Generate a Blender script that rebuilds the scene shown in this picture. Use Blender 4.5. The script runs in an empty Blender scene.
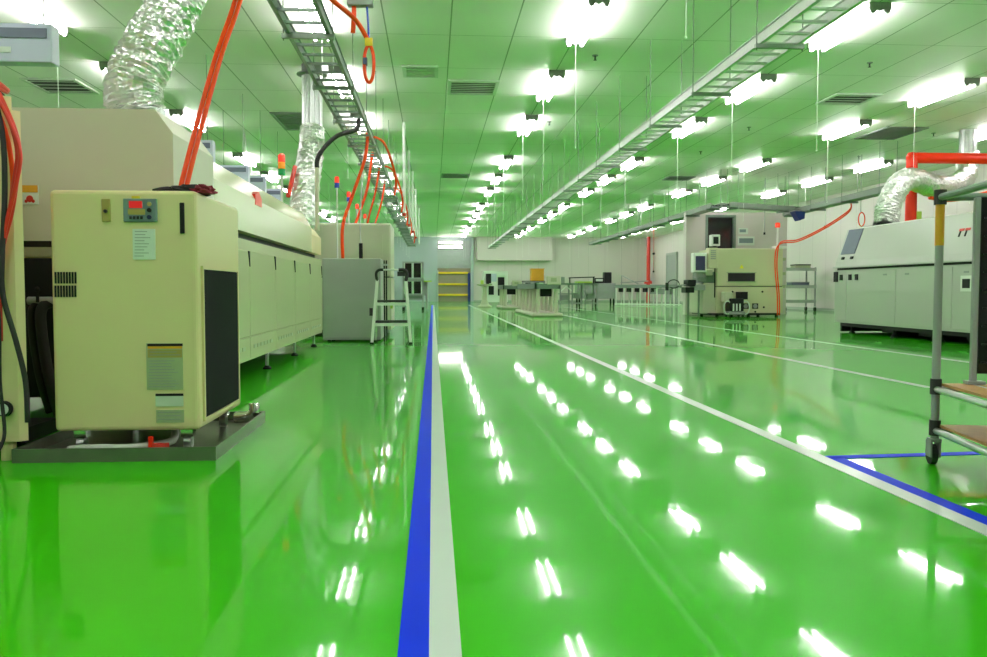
import bpy, bmesh, math, random
from mathutils import Vector, Matrix
random.seed(7)
S = bpy.context.scene
C = bpy.context.scene.collection
PI = math.pi
off = {}                                            # origin (world) of each thing's root

# ------------------------------------------------------------------ materials
MATS = {}
def mat(name, col, rough=.45, metal=0.0, var=.06, scale=6.0, bump=0.0, bscale=40.0, emit=None, spec=.5, coat=0.0):
    m = bpy.data.materials.new(name); m.use_nodes = True
    nt = m.node_tree; b = nt.nodes['Principled BSDF']
    tc = nt.nodes.new('ShaderNodeTexCoord')
    nz = nt.nodes.new('ShaderNodeTexNoise'); nz.inputs['Scale'].default_value = scale; nz.inputs['Detail'].default_value = 3
    nt.links.new(tc.outputs['Object'], nz.inputs['Vector'])
    mx = nt.nodes.new('ShaderNodeMix'); mx.data_type = 'RGBA'
    lo = [max(0, c*(1-var)) for c in col]; hi = [min(1, c*(1+var)) for c in col]
    mx.inputs['A'].default_value = (*lo, 1); mx.inputs['B'].default_value = (*hi, 1)
    nt.links.new(nz.outputs['Fac'], mx.inputs['Factor'])
    nt.links.new(mx.outputs['Result'], b.inputs['Base Color'])
    b.inputs['Roughness'].default_value = rough; b.inputs['Metallic'].default_value = metal
    b.inputs['Specular IOR Level'].default_value = spec
    b.inputs['Coat Weight'].default_value = coat
    if bump:
        n2 = nt.nodes.new('ShaderNodeTexNoise'); n2.inputs['Scale'].default_value = bscale; n2.inputs['Detail'].default_value = 4
        nt.links.new(tc.outputs['Object'], n2.inputs['Vector'])
        bp = nt.nodes.new('ShaderNodeBump'); bp.inputs['Strength'].default_value = bump; bp.inputs['Distance'].default_value = .02
        nt.links.new(n2.outputs['Fac'], bp.inputs['Height']); nt.links.new(bp.outputs['Normal'], b.inputs['Normal'])
    if emit:
        b.inputs['Emission Color'].default_value = (*emit[:3], 1); b.inputs['Emission Strength'].default_value = emit[3]
    MATS[name] = m
    return m

mat('cream', (.80,.66,.38), .32, var=.03, scale=2)
mat('cream_machine', (.64,.60,.41), .38, var=.04, scale=2)
mat('rail_zinc', (.56,.58,.56), .5, .25, var=.12, scale=25)
mat('cream_dull', (.58,.555,.44), .45, var=.04, scale=2)
mat('oven_green', (.66,.65,.42), .22, var=.03, scale=1.2)
mat('pale_green', (.50,.49,.47), .3, var=.03, scale=1.5)
mat('grey_panel', (.36,.38,.36), .5, var=.05)
mat('mid_grey', (.30,.31,.31), .5, var=.08)
mat('dark', (.012,.014,.014), .5, var=.2, spec=.2)
mat('black_gloss', (.006,.008,.008), .12, var=.1)
mat('filter_black', (.004,.006,.006), .75, var=.3, scale=60, spec=.12)
mat('rod', (.16,.20,.16), .5, .2, var=.1)
mat('bracket_grey', (.30,.34,.31), .45, .2, var=.1)
mat('steel', (.55,.57,.57), .32, 1.0, var=.08, scale=12)
mat('galvanised', (.50,.53,.52), .38, 1.0, var=.2, scale=25)
mat('tray_green_grey', (.20,.25,.22), .45, .6, var=.15, scale=20)
mat('chrome', (.8,.8,.8), .12, 1.0, var=.02)
mat('white_paint', (.80,.81,.78), .4, var=.02)
mat('plastic_white', (.78,.79,.76), .35, var=.02)
mat('orange_hose', (.95,.070,.002), .35, var=.06, spec=.3)
mat('red_cable', (.62,.03,.015), .35, var=.1)
mat('red_paint', (.90,.030,.004), .35, var=.05, spec=.3)
mat('orange_box', (.72,.33,.02), .5, var=.08)
mat('yellow', (.80,.55,.02), .4, var=.05)
mat('lime', (.50,.70,.10), .4, var=.08)
mat('blue_dark', (.01,.03,.20), .4, var=.1)
mat('lavender', (.55,.57,.74), .45, var=.04)
mat('lavender_dark', (.13,.15,.22), .5, var=.1)
mat('wood', (.42,.23,.07), .5, var=.25, scale=14)
mat('pan_steel', (.16,.18,.13), .3, .5, var=.2, scale=9)
mat('paper', (.70,.74,.70), .6, var=.05, scale=40)
mat('label_green', (.38,.42,.26), .55, var=.05, scale=50)
mat('panel_blue', (.16,.22,.24), .4, var=.05)
mat('screen_blue', (.03,.04,.10), .15, var=.1)
mat('plate_gold', (.42,.34,.10), .4, .2, var=.08)
mat('red_display', (.35,.01,.01), .25, var=.1, emit=(1,.03,.03,.35))
mat('red_lens', (.80,.04,.02), .25, emit=(1,.05,.02,.5))
mat('amber_lens', (.85,.30,.02), .25, emit=(1,.35,.02,.3))
mat('green_lens', (.02,.45,.15), .25)
mat('blue_lens', (.03,.07,.5), .25)
mat('rubber', (.02,.02,.02), .7)
mat('cloth_black', (.012,.010,.010), .85, var=.4, scale=30)
mat('cloth_red', (.20,.015,.03), .85, var=.3, scale=30)
mat('grille_grey', (.20,.22,.21), .55, var=.1)
mat('grille_pale', (.60,.64,.58), .5)
mat('wall_white', (.62,.545,.55), .55, var=.02, scale=1)
mat('wall_grey_blue', (.40,.45,.50), .5, var=.04, scale=.8)
mat('shutter_grey', (.42,.44,.46), .3, .4, var=.06)
mat('brown_panel', (.26,.22,.16), .5, var=.08)
mat('tape_blue', (.0,.030,.74), .45, var=.05, scale=4, spec=.06)
mat('tape_white', (.72,.75,.76), .22, var=.03, scale=4)
mat('lamp_body', (.62,.65,.60), .4, var=.03)
mat('lamp_end', (.22,.24,.21), .5, var=.05)
mat('tube', (.95,.97,.95), .3, emit=(1.0,.955,.955,46.0))
mat('wall_tube', (.95,.95,.9), .3, emit=(1.0,.97,.86,9.0))
mat('cord_white', (.80,.84,.78), .5)

def foil_mat():
    m = mat('foil', (.84,.83,.83), .29, 1.0, var=.08, scale=18)
    nt = m.node_tree; b = nt.nodes['Principled BSDF']
    tc = nt.nodes.new('ShaderNodeTexCoord')
    v = nt.nodes.new('ShaderNodeTexVoronoi'); v.inputs['Scale'].default_value = 26
    nt.links.new(tc.outputs['Object'], v.inputs['Vector'])
    bp = nt.nodes.new('ShaderNodeBump'); bp.inputs['Strength'].default_value = .7; bp.inputs['Distance'].default_value = .02
    nt.links.new(v.outputs['Distance'], bp.inputs['Height']); nt.links.new(bp.outputs['Normal'], b.inputs['Normal'])
foil_mat()

def floor_mat():
    m = bpy.data.materials.new('epoxy_green'); m.use_nodes = True
    nt = m.node_tree; b = nt.nodes['Principled BSDF']; L = nt.links.new
    tc = nt.nodes.new('ShaderNodeTexCoord')
    n = nt.nodes.new('ShaderNodeTexNoise'); n.inputs['Scale'].default_value = .7; n.inputs['Detail'].default_value = 4
    L(tc.outputs['Object'], n.inputs['Vector'])
    mx = nt.nodes.new('ShaderNodeMix'); mx.data_type = 'RGBA'
    mx.inputs['A'].default_value = (.028,.41,.001,1); mx.inputs['B'].default_value = (.040,.46,.002,1)
    L(n.outputs['Fac'], mx.inputs['Factor']); L(mx.outputs['Result'], b.inputs['Base Color'])
    n3 = nt.nodes.new('ShaderNodeTexNoise'); n3.inputs['Scale'].default_value = 1.3; n3.inputs['Detail'].default_value = 5
    L(tc.outputs['Object'], n3.inputs['Vector'])
    mr = nt.nodes.new('ShaderNodeMapRange'); mr.inputs['To Min'].default_value = .02; mr.inputs['To Max'].default_value = .06
    L(n3.outputs['Fac'], mr.inputs['Value']); L(mr.outputs['Result'], b.inputs['Roughness'])
    n2 = nt.nodes.new('ShaderNodeTexNoise'); n2.inputs['Scale'].default_value = 4; n2.inputs['Detail'].default_value = 2
    L(tc.outputs['Object'], n2.inputs['Vector'])
    bp = nt.nodes.new('ShaderNodeBump'); bp.inputs['Strength'].default_value = .02; bp.inputs['Distance'].default_value = .02
    L(n2.outputs['Fac'], bp.inputs['Height']); L(bp.outputs['Normal'], b.inputs['Normal'])
    b.inputs['Specular IOR Level'].default_value = .34
    # a second, hazier gloss lobe: mixed in to put a soft halo round each reflection
    h = nt.nodes.new('ShaderNodeBsdfPrincipled'); L(mx.outputs['Result'], h.inputs['Base Color'])
    h.inputs['Roughness'].default_value = .29; h.inputs['Specular IOR Level'].default_value = .36
    mxs = nt.nodes.new('ShaderNodeMixShader'); mxs.inputs[0].default_value = .27
    L(b.outputs[0], mxs.inputs[1]); L(h.outputs[0], mxs.inputs[2])
    L(mxs.outputs[0], nt.nodes['Material Output'].inputs['Surface'])
    MATS['floor'] = m
floor_mat()

def seam_mat(name, col, seam, dx, dy, ox, oy, w, axis=(0,1)):
    """a panelled surface: thin seams every dx by dy metres, object coordinates = world metres"""
    m = bpy.data.materials.new(name); m.use_nodes = True
    nt = m.node_tree; b = nt.nodes['Principled BSDF']; L = nt.links.new
    tc = nt.nodes.new('ShaderNodeTexCoord'); sp = nt.nodes.new('ShaderNodeSeparateXYZ')
    L(tc.outputs['Object'], sp.inputs['Vector'])
    def M(op, a, v=None, w2=None):
        k = nt.nodes.new('ShaderNodeMath'); k.operation = op
        L(a, k.inputs[0])
        if v is not None:
            if hasattr(v, 'is_linked'): L(v, k.inputs[1])
            else: k.inputs[1].default_value = v
        return k.outputs[0]
    outs = []
    for ax, d, o, ww in ((axis[0], dx, ox, w), (axis[1], dy, oy, w*.6)):
        t = M('SUBTRACT', sp.outputs[ax], o - d/2 + 1000*d*-1 if False else o - d/2)
        t = M('DIVIDE', t, d); t = M('FLOORED_MODULO', t, 1.0) if False else M('FRACT', t)
        t = M('SUBTRACT', t, .5); t = M('ABSOLUTE', t); t = M('MULTIPLY', t, d)
        outs.append(M('LESS_THAN', t, ww))
    f = M('MAXIMUM', outs[0], outs[1])
    n = nt.nodes.new('ShaderNodeTexNoise'); n.inputs['Scale'].default_value = .5
    L(tc.outputs['Object'], n.inputs['Vector'])
    a = nt.nodes.new('ShaderNodeMix'); a.data_type = 'RGBA'
    a.inputs['A'].default_value = (*[c*.97 for c in col], 1); a.inputs['B'].default_value = (*col, 1)
    L(n.outputs['Fac'], a.inputs['Factor'])
    x = nt.nodes.new('ShaderNodeMix'); x.data_type = 'RGBA'
    L(f, x.inputs['Factor']); L(a.outputs['Result'], x.inputs['A']); x.inputs['B'].default_value = (*seam, 1)
    L(x.outputs['Result'], b.inputs['Base Color'])
    b.inputs['Roughness'].default_value = .5
    MATS[name] = m
seam_mat('ceiling', (.86,.83,.82), (.30,.33,.27), .915, 1.825, .26, 12.5, .010)
seam_mat('wall_panels', (.62,.545,.55), (.47,.41,.42), 1.2, 9.0, .3, 4.4, .012, axis=(0,2))
seam_mat('wall_panels_side', (.68,.61,.61), (.52,.46,.47), 1.2, 9.0, .3, 4.4, .012, axis=(1,2))

# ------------------------------------------------------------------ mesh helpers
class MB:
    def __init__(s): s.b = bmesh.new()
    def box(s, x0, x1, y0, y1, z0, z1, bev=0.0, seg=2):
        r = bmesh.ops.create_cube(s.b, size=1)
        vs = r['verts']
        for v in vs:
            v.co = Vector(((x0+x1)/2 + v.co.x*(x1-x0), (y0+y1)/2 + v.co.y*(y1-y0), (z0+z1)/2 + v.co.z*(z1-z0)))
        if bev:
            es = list({e for v in vs for e in v.link_edges})
            bmesh.ops.bevel(s.b, geom=es, offset=bev, segments=seg, affect='EDGES', profile=.5)
        return s
    def bar(s, p, q, w, h):
        """rectangular bar from p to q, w wide sideways and h tall"""
        p, q = Vector(p), Vector(q); d = (q-p); L = d.length; d.normalize()
        up = Vector((0,0,1)) if abs(d.z) < .95 else Vector((0,1,0))
        sd = d.cross(up).normalized(); up = sd.cross(d).normalized()
        r = bmesh.ops.create_cube(s.b, size=1)
        for v in r['verts']:
            c = v.co.copy(); v.co = (p+q)/2 + sd*(c.x*w) + d*(c.y*L) + up*(c.z*h)
        return s
    def cyl(s, p, q, r, r2=None, n=14):
        p, q = Vector(p), Vector(q); d = q-p; L = d.length
        rot = d.to_track_quat('Z', 'Y').to_matrix().to_4x4()
        bmesh.ops.create_cone(s.b, cap_ends=True, cap_tris=False, segments=n, radius1=r, radius2=r if r2 is None else r2,
                              depth=L, matrix=Matrix.Translation((p+q)/2) @ rot)
        return s
    def sphere(s, c, r, n=12, sz=(1,1,1)):
        m = Matrix.Translation(Vector(c)) @ Matrix.Diagonal((sz[0], sz[1], sz[2], 1))
        bmesh.ops.create_uvsphere(s.b, u_segments=n, v_segments=max(6, n//2+2), radius=r, matrix=m)
        return s
    def prism(s, pts, axis, a, b):
        def P(u, v, w):
            return {'x': (w,u,v), 'y': (u,w,v), 'z': (u,v,w)}[axis]
        A = [s.b.verts.new(P(u,v,a)) for u,v in pts]; B = [s.b.verts.new(P(u,v,b)) for u,v in pts]
        fs = [s.b.faces.new(A), s.b.faces.new(B[::-1])]
        n = len(pts)
        for i in range(n): fs.append(s.b.faces.new((A[i], B[i], B[(i+1)%n], A[(i+1)%n])))
        bmesh.ops.recalc_face_normals(s.b, faces=fs)
        return s
    def tube(s, pts, r, n=8, sub=6, rfun=None, cap=True):
        P = [Vector(p) for p in pts]
        if sub > 1 and len(P) > 2:
            Q = []
            for i in range(len(P)-1):
                p0 = P[max(i-1,0)]; p1 = P[i]; p2 = P[i+1]; p3 = P[min(i+2,len(P)-1)]
                for k in range(sub):
                    t = k/sub
                    Q.append(.5*((2*p1)+(-p0+p2)*t+(2*p0-5*p1+4*p2-p3)*t*t+(-p0+3*p1-3*p2+p3)*t**3))
            Q.append(P[-1]); P = Q
        elif sub > 1:
            P = [P[0].lerp(P[1], k/sub) for k in range(sub+1)]
        rings = []; ref = None
        for i, p in enumerate(P):
            d = (P[min(i+1,len(P)-1)] - P[max(i-1,0)]).normalized()
            if ref is None: ref = d.orthogonal().normalized()
            ref = (ref - d*ref.dot(d)).normalized()
            bn = d.cross(ref)
            ring = []
            for k in range(n):
                a = 2*PI*k/n
                rr = r if rfun is None else rfun(i, k, len(P))*r
                ring.append(s.b.verts.new(p + ref*math.cos(a)*rr + bn*math.sin(a)*rr))
            rings.append(ring)
        for i in range(len(rings)-1):
            for k in range(n):
                s.b.faces.new((rings[i][k], rings[i][(k+1)%n], rings[i+1][(k+1)%n], rings[i+1][k]))
        if cap:
            s.b.faces.new(rings[0][::-1]); s.b.faces.new(rings[-1])
        return s
    def lathe(s, prof, c, n=20):
        c = Vector(c); rings = []
        for r, z in prof:
            rings.append([s.b.verts.new(c + Vector((r*math.cos(2*PI*k/n), r*math.sin(2*PI*k/n), z))) for k in range(n)])
        for i in range(len(rings)-1):
            for k in range(n):
                s.b.faces.new((rings[i][k], rings[i][(k+1)%n], rings[i+1][(k+1)%n], rings[i+1][k]))
        s.b.faces.new(rings[0][::-1]); s.b.faces.new(rings[-1])
        return s
    def build(s, name, m, parent=None, smooth=False, loc=None):
        root = parent
        while root is not None and root.parent is not None: root = root.parent
        o = off.get(root, Vector((0,0,0))) if root is not None else Vector(loc or (0,0,0))
        for v in s.b.verts: v.co -= o
        me = bpy.data.meshes.new(name); s.b.to_mesh(me); s.b.free()
        if smooth:
            for p in me.polygons: p.use_smooth = True
        me.materials.append(MATS[m])
        ob = bpy.data.objects.new(name, me); C.objects.link(ob)
        if parent is not None: ob.parent = parent
        else:
            ob.location = o
        return ob

def tag(o, label, cat, group=None):
    o['label'] = label; o['category'] = cat
    if group: o['group'] = group
    return o
def thing(name, label, cat, loc, rz=0.0, group=None):
    o = bpy.data.objects.new(name, None); C.objects.link(o); o.empty_display_size = .1
    o.location = loc; o.rotation_euler = (0,0,rz)
    off[o] = Vector(loc) if rz == 0 else Vector((0,0,0))
    return tag(o, label, cat, group)
def struct(o, label=None):
    o['kind'] = 'structure'
    if label: o['label'] = label
    return o
def dup(root, loc, label=None, group=None):
    def cp(o, par):
        c = o.copy(); C.objects.link(c)
        if par is not None: c.parent = par
        for ch in list(o.children): cp(ch, c)
        return c
    r = cp(root, None); r.location = loc; off[r] = Vector(loc)
    if label: r['label'] = label
    if group: r['group'] = group
    return r
def B(*a, **k): return MB().box(*a, **k)
def part_label(o, t): o['label'] = t; return o

# ------------------------------------------------------------------ the room
X0, X1, Y0, Y1, ZC = -9.0, 15.6, -8.0, 60.0, 4.55
struct(B(X0-.3, X1+.3, Y0-.3, Y1+3, -.2, 0).build('floor', 'floor'), 'glossy green epoxy floor')
struct(B(X0-.3, X1+.3, Y0-.3, Y1+3, ZC, ZC+.2).build('ceiling', 'ceiling'), 'white panelled ceiling')
struct(B(X0-.3, X0, Y0, Y1, 0, ZC).build('wall_left', 'wall_panels_side'))
struct(B(X1, X1+.3, Y0, Y1, 0, ZC).build('wall_right', 'wall_panels_side'), 'white panelled side wall')
struct(B(X0, X1, Y0-.3, Y0, 0, ZC).build('wall_near', 'wall_panels'))
w = MB().box(2.75, X1+.3, Y1, Y1+.3, 0, ZC)
struct(w.build('wall_far', 'wall_panels'), 'pale end wall')
w = MB().box(X0-.3, .32, Y1, Y1+.3, 0, ZC).box(.32, 2.75, Y1, Y1+.3, 4.3, ZC)
struct(w.build('wall_far_grey', 'wall_grey_blue'), 'grey-blue end wall left of the shutter')
struct(B(3.1, 8.4, Y1-.5, Y1, 2.9, ZC).build('wall_far_bulkhead', 'wall_white'), 'boxed bulkhead high on the end wall')
struct(B(2.66, 2.86, Y1-.25, Y1, 0, ZC).build('trim_1', 'wall_grey_blue'), 'grey post right of the shutter')
# door_1: roller shutter with yellow crash bars
d = struct(B(.32, 2.66, Y1+.1, Y1+.2, 2.35, 4.3).build('door_1', 'shutter_grey'), 'roller shutter with three yellow bars')
B(.32, 2.66, Y1+.05, Y1+.25, 0, 2.35).build('lower_panel', 'brown_panel', d)
m = MB()
for k in range(9): m.box(.32, 2.66, Y1+.06, Y1+.1, 2.42+k*.21, 2.57+k*.21)
m.build('slats', 'shutter_grey', d)
for z in (2.02, 1.22, .47):
    B(.36, 2.5, Y1-.06, Y1+.04, z-.07, z+.07, bev=.02).build('crash_bar', 'yellow', d)
B(2.46, 2.64, Y1-.1, Y1+.04, 0, 2.0).build('guide_post', 'blue_dark', d)
B(.30, .38, Y1-.08, Y1+.04, 0, 2.2).build('guide_post', 'steel', d)
# door_2: grey door on the right wall
d = struct(B(X1-.08, X1+.02, 53.2, 55.3, 0, 3.1).build('door_2', 'mid_grey'), 'tall grey door in the white side wall')
m = MB().box(X1-.12, X1+.02, 53.05, 53.2, 0, 3.2).box(X1-.12, X1+.02, 55.3, 55.45, 0, 3.2).box(X1-.12, X1+.02, 53.05, 55.45, 3.1, 3.25)
m.build('door_frame', 'grey_panel', d)
# partition behind the right-hand placement machine, with a dark window
PY = 28.0
m = MB().box(8.5, 9.2, PY, PY+.3, 0, 3.45).box(10.16, 11.45, PY, PY+.3, 0, 3.45).box(9.2, 10.16, PY, PY+.3, 0, 2.0).box(9.2, 10.16, PY, PY+.3, 3.32, 3.45)
struct(m.build('wall_partition', 'wall_white'), 'white partition with a dark window')
w = struct(B(9.2, 10.16, PY+.12, PY+.18, 2.0, 3.32).build('window_1', 'black_gloss'), 'dark window of the white partition')
m = MB().box(9.16, 9.24, PY-.02, PY+.1, 1.96, 3.36).box(10.12, 10.2, PY-.02, PY+.1, 1.96, 3.36).box(9.24, 10.12, PY-.02, PY+.1, 3.28, 3.36)
m.build('window_frame', 'tray_green_grey', w)
struct(B(11.45, 12.05, PY+.15, PY+.6, 0, 3.45).build('wall_pillar', 'wall_panels'), 'grey-white pillar at the end of the partition')
for nm, a in (('baseboard_right', (X1-.03, X1, Y0, 53.05, 0, .1)), ('baseboard_far', (2.86, X1, Y1-.03, Y1, 0, .1))):
    struct(B(*a).build(nm, 'grey_panel'))

# floor tapes (paint-thin)
def tape(n, m, quads, label):
    bm = bmesh.new()
    for q in quads:
        bot = [bm.verts.new((x, y, .0005)) for x, y in q]; top = [bm.verts.new((x, y, .003)) for x, y in q]
        bm.faces.new(top); bm.faces.new(bot[::-1])
        for i in range(4): bm.faces.new((bot[i], bot[(i+1)%4], top[(i+1)%4], top[i]))
    bmesh.ops.recalc_face_normals(bm, faces=bm.faces)
    me = bpy.data.meshes.new('trim'); bm.to_mesh(me); bm.free(); me.materials.append(MATS[m])
    o = bpy.data.objects.new('trim_%d' % n, me); C.objects.link(o); struct(o, label)
def strip(xa, xb, ya, yb): return [(xa,ya),(xb,ya),(xb,yb),(xa,yb)]
tape(2, 'tape_blue', [strip(-.085, -.012, -3, 46)], 'blue floor stripe along the main aisle')
tape(3, 'tape_white', [strip(-.012, .064, -3, 46)], 'white floor stripe beside the blue stripe')
tape(4, 'tape_white', [strip(1.90, 1.985, -3, 46)], 'white floor line right of the aisle')
tape(5, 'tape_blue', [strip(1.985, 2.06, -3, 4.1), [(1.985,4.07),(3.6,4.18),(3.6,4.25),(1.985,4.14)]], 'blue corner tape under the rack')
tape(6, 'tape_white', [strip(4.25, 4.33, 7.0, 40)], 'second white floor line')
tape(7, 'tape_white', [strip(6.2, 6.28, 2, 40)], 'third white floor line near the long white oven')

# ------------------------------------------------------------------ ceiling lamps
def make_lamp(label):
    t = thing('fluorescent_lamp', label, 'ceiling lamp', (0,0,ZC), 0, 'twin-tube fluorescent ceiling lamps')
    m = MB().prism([(-.075,0),(.075,0),(.065,-.05),(.035,-.075),(-.035,-.075),(-.065,-.05)], 'y', -.90, .90)
    for v in m.b.verts: v.co.z += ZC
    m.build('reflector', 'lamp_body', t)
    for y in (-.90, .90):
        MB().prism([(-.14,ZC),(.14,ZC),(.14,ZC-.07),(.115,ZC-.135),(.075,ZC-.135),(.05,ZC-.09),(0,ZC-.11),(-.05,ZC-.09),(-.075,ZC-.135),(-.115,ZC-.135),(-.14,ZC-.07)],'y',y-.02,y+.02).build('end_cap', 'lamp_end', t)
    for x in (-.095, .095):
        MB().cyl((x,-.88,ZC-.11), (x,.88,ZC-.11), .022, n=10).build('tube', 'tube', t, smooth=True)
    MB().cyl((0,.86,ZC-.07), (0,.86,ZC-1.60), .004, n=6).sphere((0,.86,ZC-1.61), .012, 8).build('pull_cord', 'cord_white', t)
    return t
ORD = ['nearest','second','third','fourth','fifth','sixth','seventh','eighth','ninth','tenth','eleventh','twelfth','thirteenth','fourteenth','fifteenth']
ROWS = [(-5.26, 'the row above the long cream oven'), (-1.58, 'the row over the left cable ladder'),
        (2.10, 'the row above the main aisle'), (5.77, 'the row just right of the right cable ladder'),
        (9.43, 'the row above the long white oven'), (13.0, 'the row nearest the right wall')]
IDX = [-7,-5,-3,0,2,4,7,9,11,14,16,18,21,23,25]
lamp0 = None
for x, rn in ROWS:
    cnt = 0
    for i in IDX:
        y = 11.6 + 1.825*i
        if y > 58: continue
        vis = y > 5 and 0 < 433 + x*845/(y+.9) < 985 and 289.5 - 3.6*845/(y+.9) > -6
        if vis:
            lab = 'twin-tube lamp, %s in %s' % (ORD[cnt] + ('' if cnt == 0 else ' from viewer'), rn)
            cnt += 1; grp = 'twin-tube fluorescent ceiling lamps'
        else:
            lab = 'twin-tube fluorescent lamp out of view above the near part of the hall'; grp = 'lamps out of view'
        if lamp0 is None:
            lamp0 = make_lamp(lab); lamp0.location = (x, y, ZC); lamp0['group'] = grp
        else: dup(lamp0, (x, y, ZC), lab, grp)
# two lamps across the top of the shutter
for z, lb in ((4.16,'upper of two warm strip lamps above the roller shutter'), (3.83,'lower of two warm strip lamps above the roller shutter')):
    t = thing('strip_lamp', lb, 'wall lamp', (1.2, Y1, z), 0, 'strip lamps above the shutter')
    B(.36, 2.1, Y1-.1, Y1+.1, z-.10, z+.10).build('housing', 'lamp_body', t)
    MB().cyl((.4,Y1-.15,z), (2.06,Y1-.15,z), .075, n=10).build('tube', 'wall_tube', t, smooth=True)

# ------------------------------------------------------------------ ceiling fittings
def vent(x0, x1, y0, y1, label, frame, core, n=7, name='ceiling_vent'):
    t = thing(name, label, 'ceiling vent', ((x0+x1)/2, (y0+y1)/2, ZC), 0, 'ceiling vents')
    m = MB(); w = .06
    m.box(x0,x1,y0,y0+w,ZC-.03,ZC).box(x0,x1,y1-w,y1,ZC-.03,ZC).box(x0,x0+w,y0+w,y1-w,ZC-.03,ZC).box(x1-w,x1,y0+w,y1-w,ZC-.03,ZC)
    m.build('frame', frame, t)
    B(x0+w,x1-w,y0+w,y1-w,ZC-.008,ZC).build('backing', core, t)
    for k in range(n):
        y = y0+w + (y1-y0-2*w)*(k+.5)/n
        MB().bar((x0+w,y,ZC-.02),(x1-w,y,ZC-.02),.035,.008).build('louvre', frame, t)
vent(.28, 1.19, 15.1, 16.15, 'square louvred grille in the ceiling above the main aisle', 'grille_pale', 'dark')
vent(.28, 1.19, 27.2, 28.1, 'far louvred grille in the ceiling above the main aisle', 'grille_grey', 'dark')
vent(-.5, .1, 14.2, 14.9, 'small pale slot diffuser in the ceiling right of the left cable ladder', 'grille_pale', 'grille_pale', 3)
vent(-3.39, -2.49, 18.1, 20.0, 'grey return grille in the ceiling beside the upright exhaust pipe', 'grille_grey', 'grille_grey', 9)
vent(7.6, 8.5, 15.6, 16.5, 'dark open diffuser between the right lamp rows', 'grille_pale', 'dark', 4)
vent(10.3, 11.3, 18.7, 20.2, 'large grey return grille in the ceiling above the red pipe', 'grille_grey', 'grille_grey', 9)
vent(7.7, 8.6, 27.3, 28.2, 'dark narrow grille in the ceiling above the placement machine', 'grille_grey', 'dark', 4)
vent(-7.2, -6.25, 15.5, 16.6, 'dark diffuser in the ceiling at the upper left above the oven hood', 'grille_pale', 'dark', 4)
SPR = [(2.57,13.4,'above the aisle beside the nearest aisle lamp'), (2.57,18.7,'above the aisle beside the third aisle lamp'),
       (7.12,13.5,'right of the right cable ladder, nearest the viewer'), (7.2,19.0,'second of those right of the cable ladder'),
       (7.17,22.4,'farthest of those right of the cable ladder'), (11.82,22.9,'above the cord loop near the right wall'), (11.83,19.4,'just left of the upright pipe at right')]
for x, y, w in SPR:
    t = thing('sprinkler_head', 'small dark sprinkler head on the ceiling, ' + w, 'sprinkler', (x,y,ZC), 0, 'ceiling sprinkler heads')
    MB().lathe([(.045,ZC-.012),(.05,ZC+.002)], (x,y,0), 12).build('escutcheon', 'grille_grey', t)
    MB().lathe([(.03,ZC-.075),(.012,ZC-.07),(.012,ZC-.012)], (x,y,0), 10).build('nozzle', 'dark', t)

# ------------------------------------------------------------------ cable ladders
def cable_ladder(xc, y0, y1, label, bmat, rmat, br_off):
    z = 3.36; w = .19
    t = thing('cable_ladder', label, 'cable ladder', (xc, y0, z), 0, 'cable ladders under the ceiling')
    for sx in (-1, 1):
        x = xc + sx*w
        m = MB().box(x-.006, x+.006, y0, y1, z-.05, z+.06).box(x-.02, x+.02, y0, y1, z+.055, z+.066).box(x-.02, x+.02, y0, y1, z-.056, z-.045)
        m.build('side_rail', rmat, t)
    n = int((y1-y0)/.36); far = MB()
    for k in range(n):
        y = y0 + .18 + k*.36
        if k < 97: B(xc-w, xc+w, y-.016, y+.016, z-.045, z-.02).build('rung', rmat, t)
        else: far.box(xc-w, xc+w, y-.016, y+.016, z-.045, z-.02)
    f = far.build('far_rungs', rmat, t); f['kind'] = 'stuff'
    y = br_off
    while y < y1:
        b = MB().box(xc-.25, xc+.25, y-.025, y+.025, z-.10, z-.058).build('bracket', bmat, t)
        for sx in (-1, 1):
            MB().cyl((xc+sx*.235, y, z-.12), (xc+sx*.235, y, ZC), .006, n=6).build('hanger_rod', 'rod', b)
        y += 2.08
    return t
cable_ladder(3.47, 2.5, 50.0, 'long galvanised cable ladder hung right of the main aisle', 'bracket_grey', 'rail_zinc', 4.2)
cable_ladder(-1.19, 2.5, 49.0, 'long grey cable ladder hung above the left machines', 'bracket_grey', 'tray_green_grey', 4.2)
# solid trunking at the far right: three stretches
def trunk(name, p, q, label):
    p, q = Vector(p), Vector(q); d = (q-p).normalized(); sd = Vector((d.y,-d.x,0))
    t = thing(name, label, 'cable trunking', p, 0, 'cable trunking runs at the right')
    m = MB().bar(p, q, .34, .05); m.build('channel', 'tray_green_grey', t)
    m = MB()
    m.bar(p+sd*.17+Vector((0,0,.06)), q+sd*.17+Vector((0,0,.06)), .02, .14).bar(p-sd*.17+Vector((0,0,.06)), q-sd*.17+Vector((0,0,.06)), .02, .14)
    m.build('side_rail', 'rod', t)
    L = (q-p).length; n = int(L/2.2)
    for k in range(n+1):
        c = p + d*(.3 + k*2.2)
        b = MB().bar(c-sd*.24-Vector((0,0,.05)), c+sd*.24-Vector((0,0,.05)), .04, .05).build('bracket', 'tray_green_grey', t)
        for s in (-1,1):
            e = c+sd*.22*s; MB().cyl((e.x,e.y,e.z-.07),(e.x,e.y,ZC),.007,n=6).build('hanger_rod', 'rod', b)
    for k in range(3):
        MB().tube([p+sd*(-.1+.1*k)+Vector((0,0,.05)), q+sd*(-.1+.1*k)+Vector((0,0,.05))], .022, 6, 2).build('cable', 'dark', t)
    return t
trunk('cable_trunking', (8.65,25.4,3.36), (8.9,47,3.36), 'dark cable trunking running back toward the end wall above the placement machine')
trunk('cable_trunking', (8.85,25.2,3.36), (11.75,26.6,3.36), 'dark cable trunking crossing above the white partition window')
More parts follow.
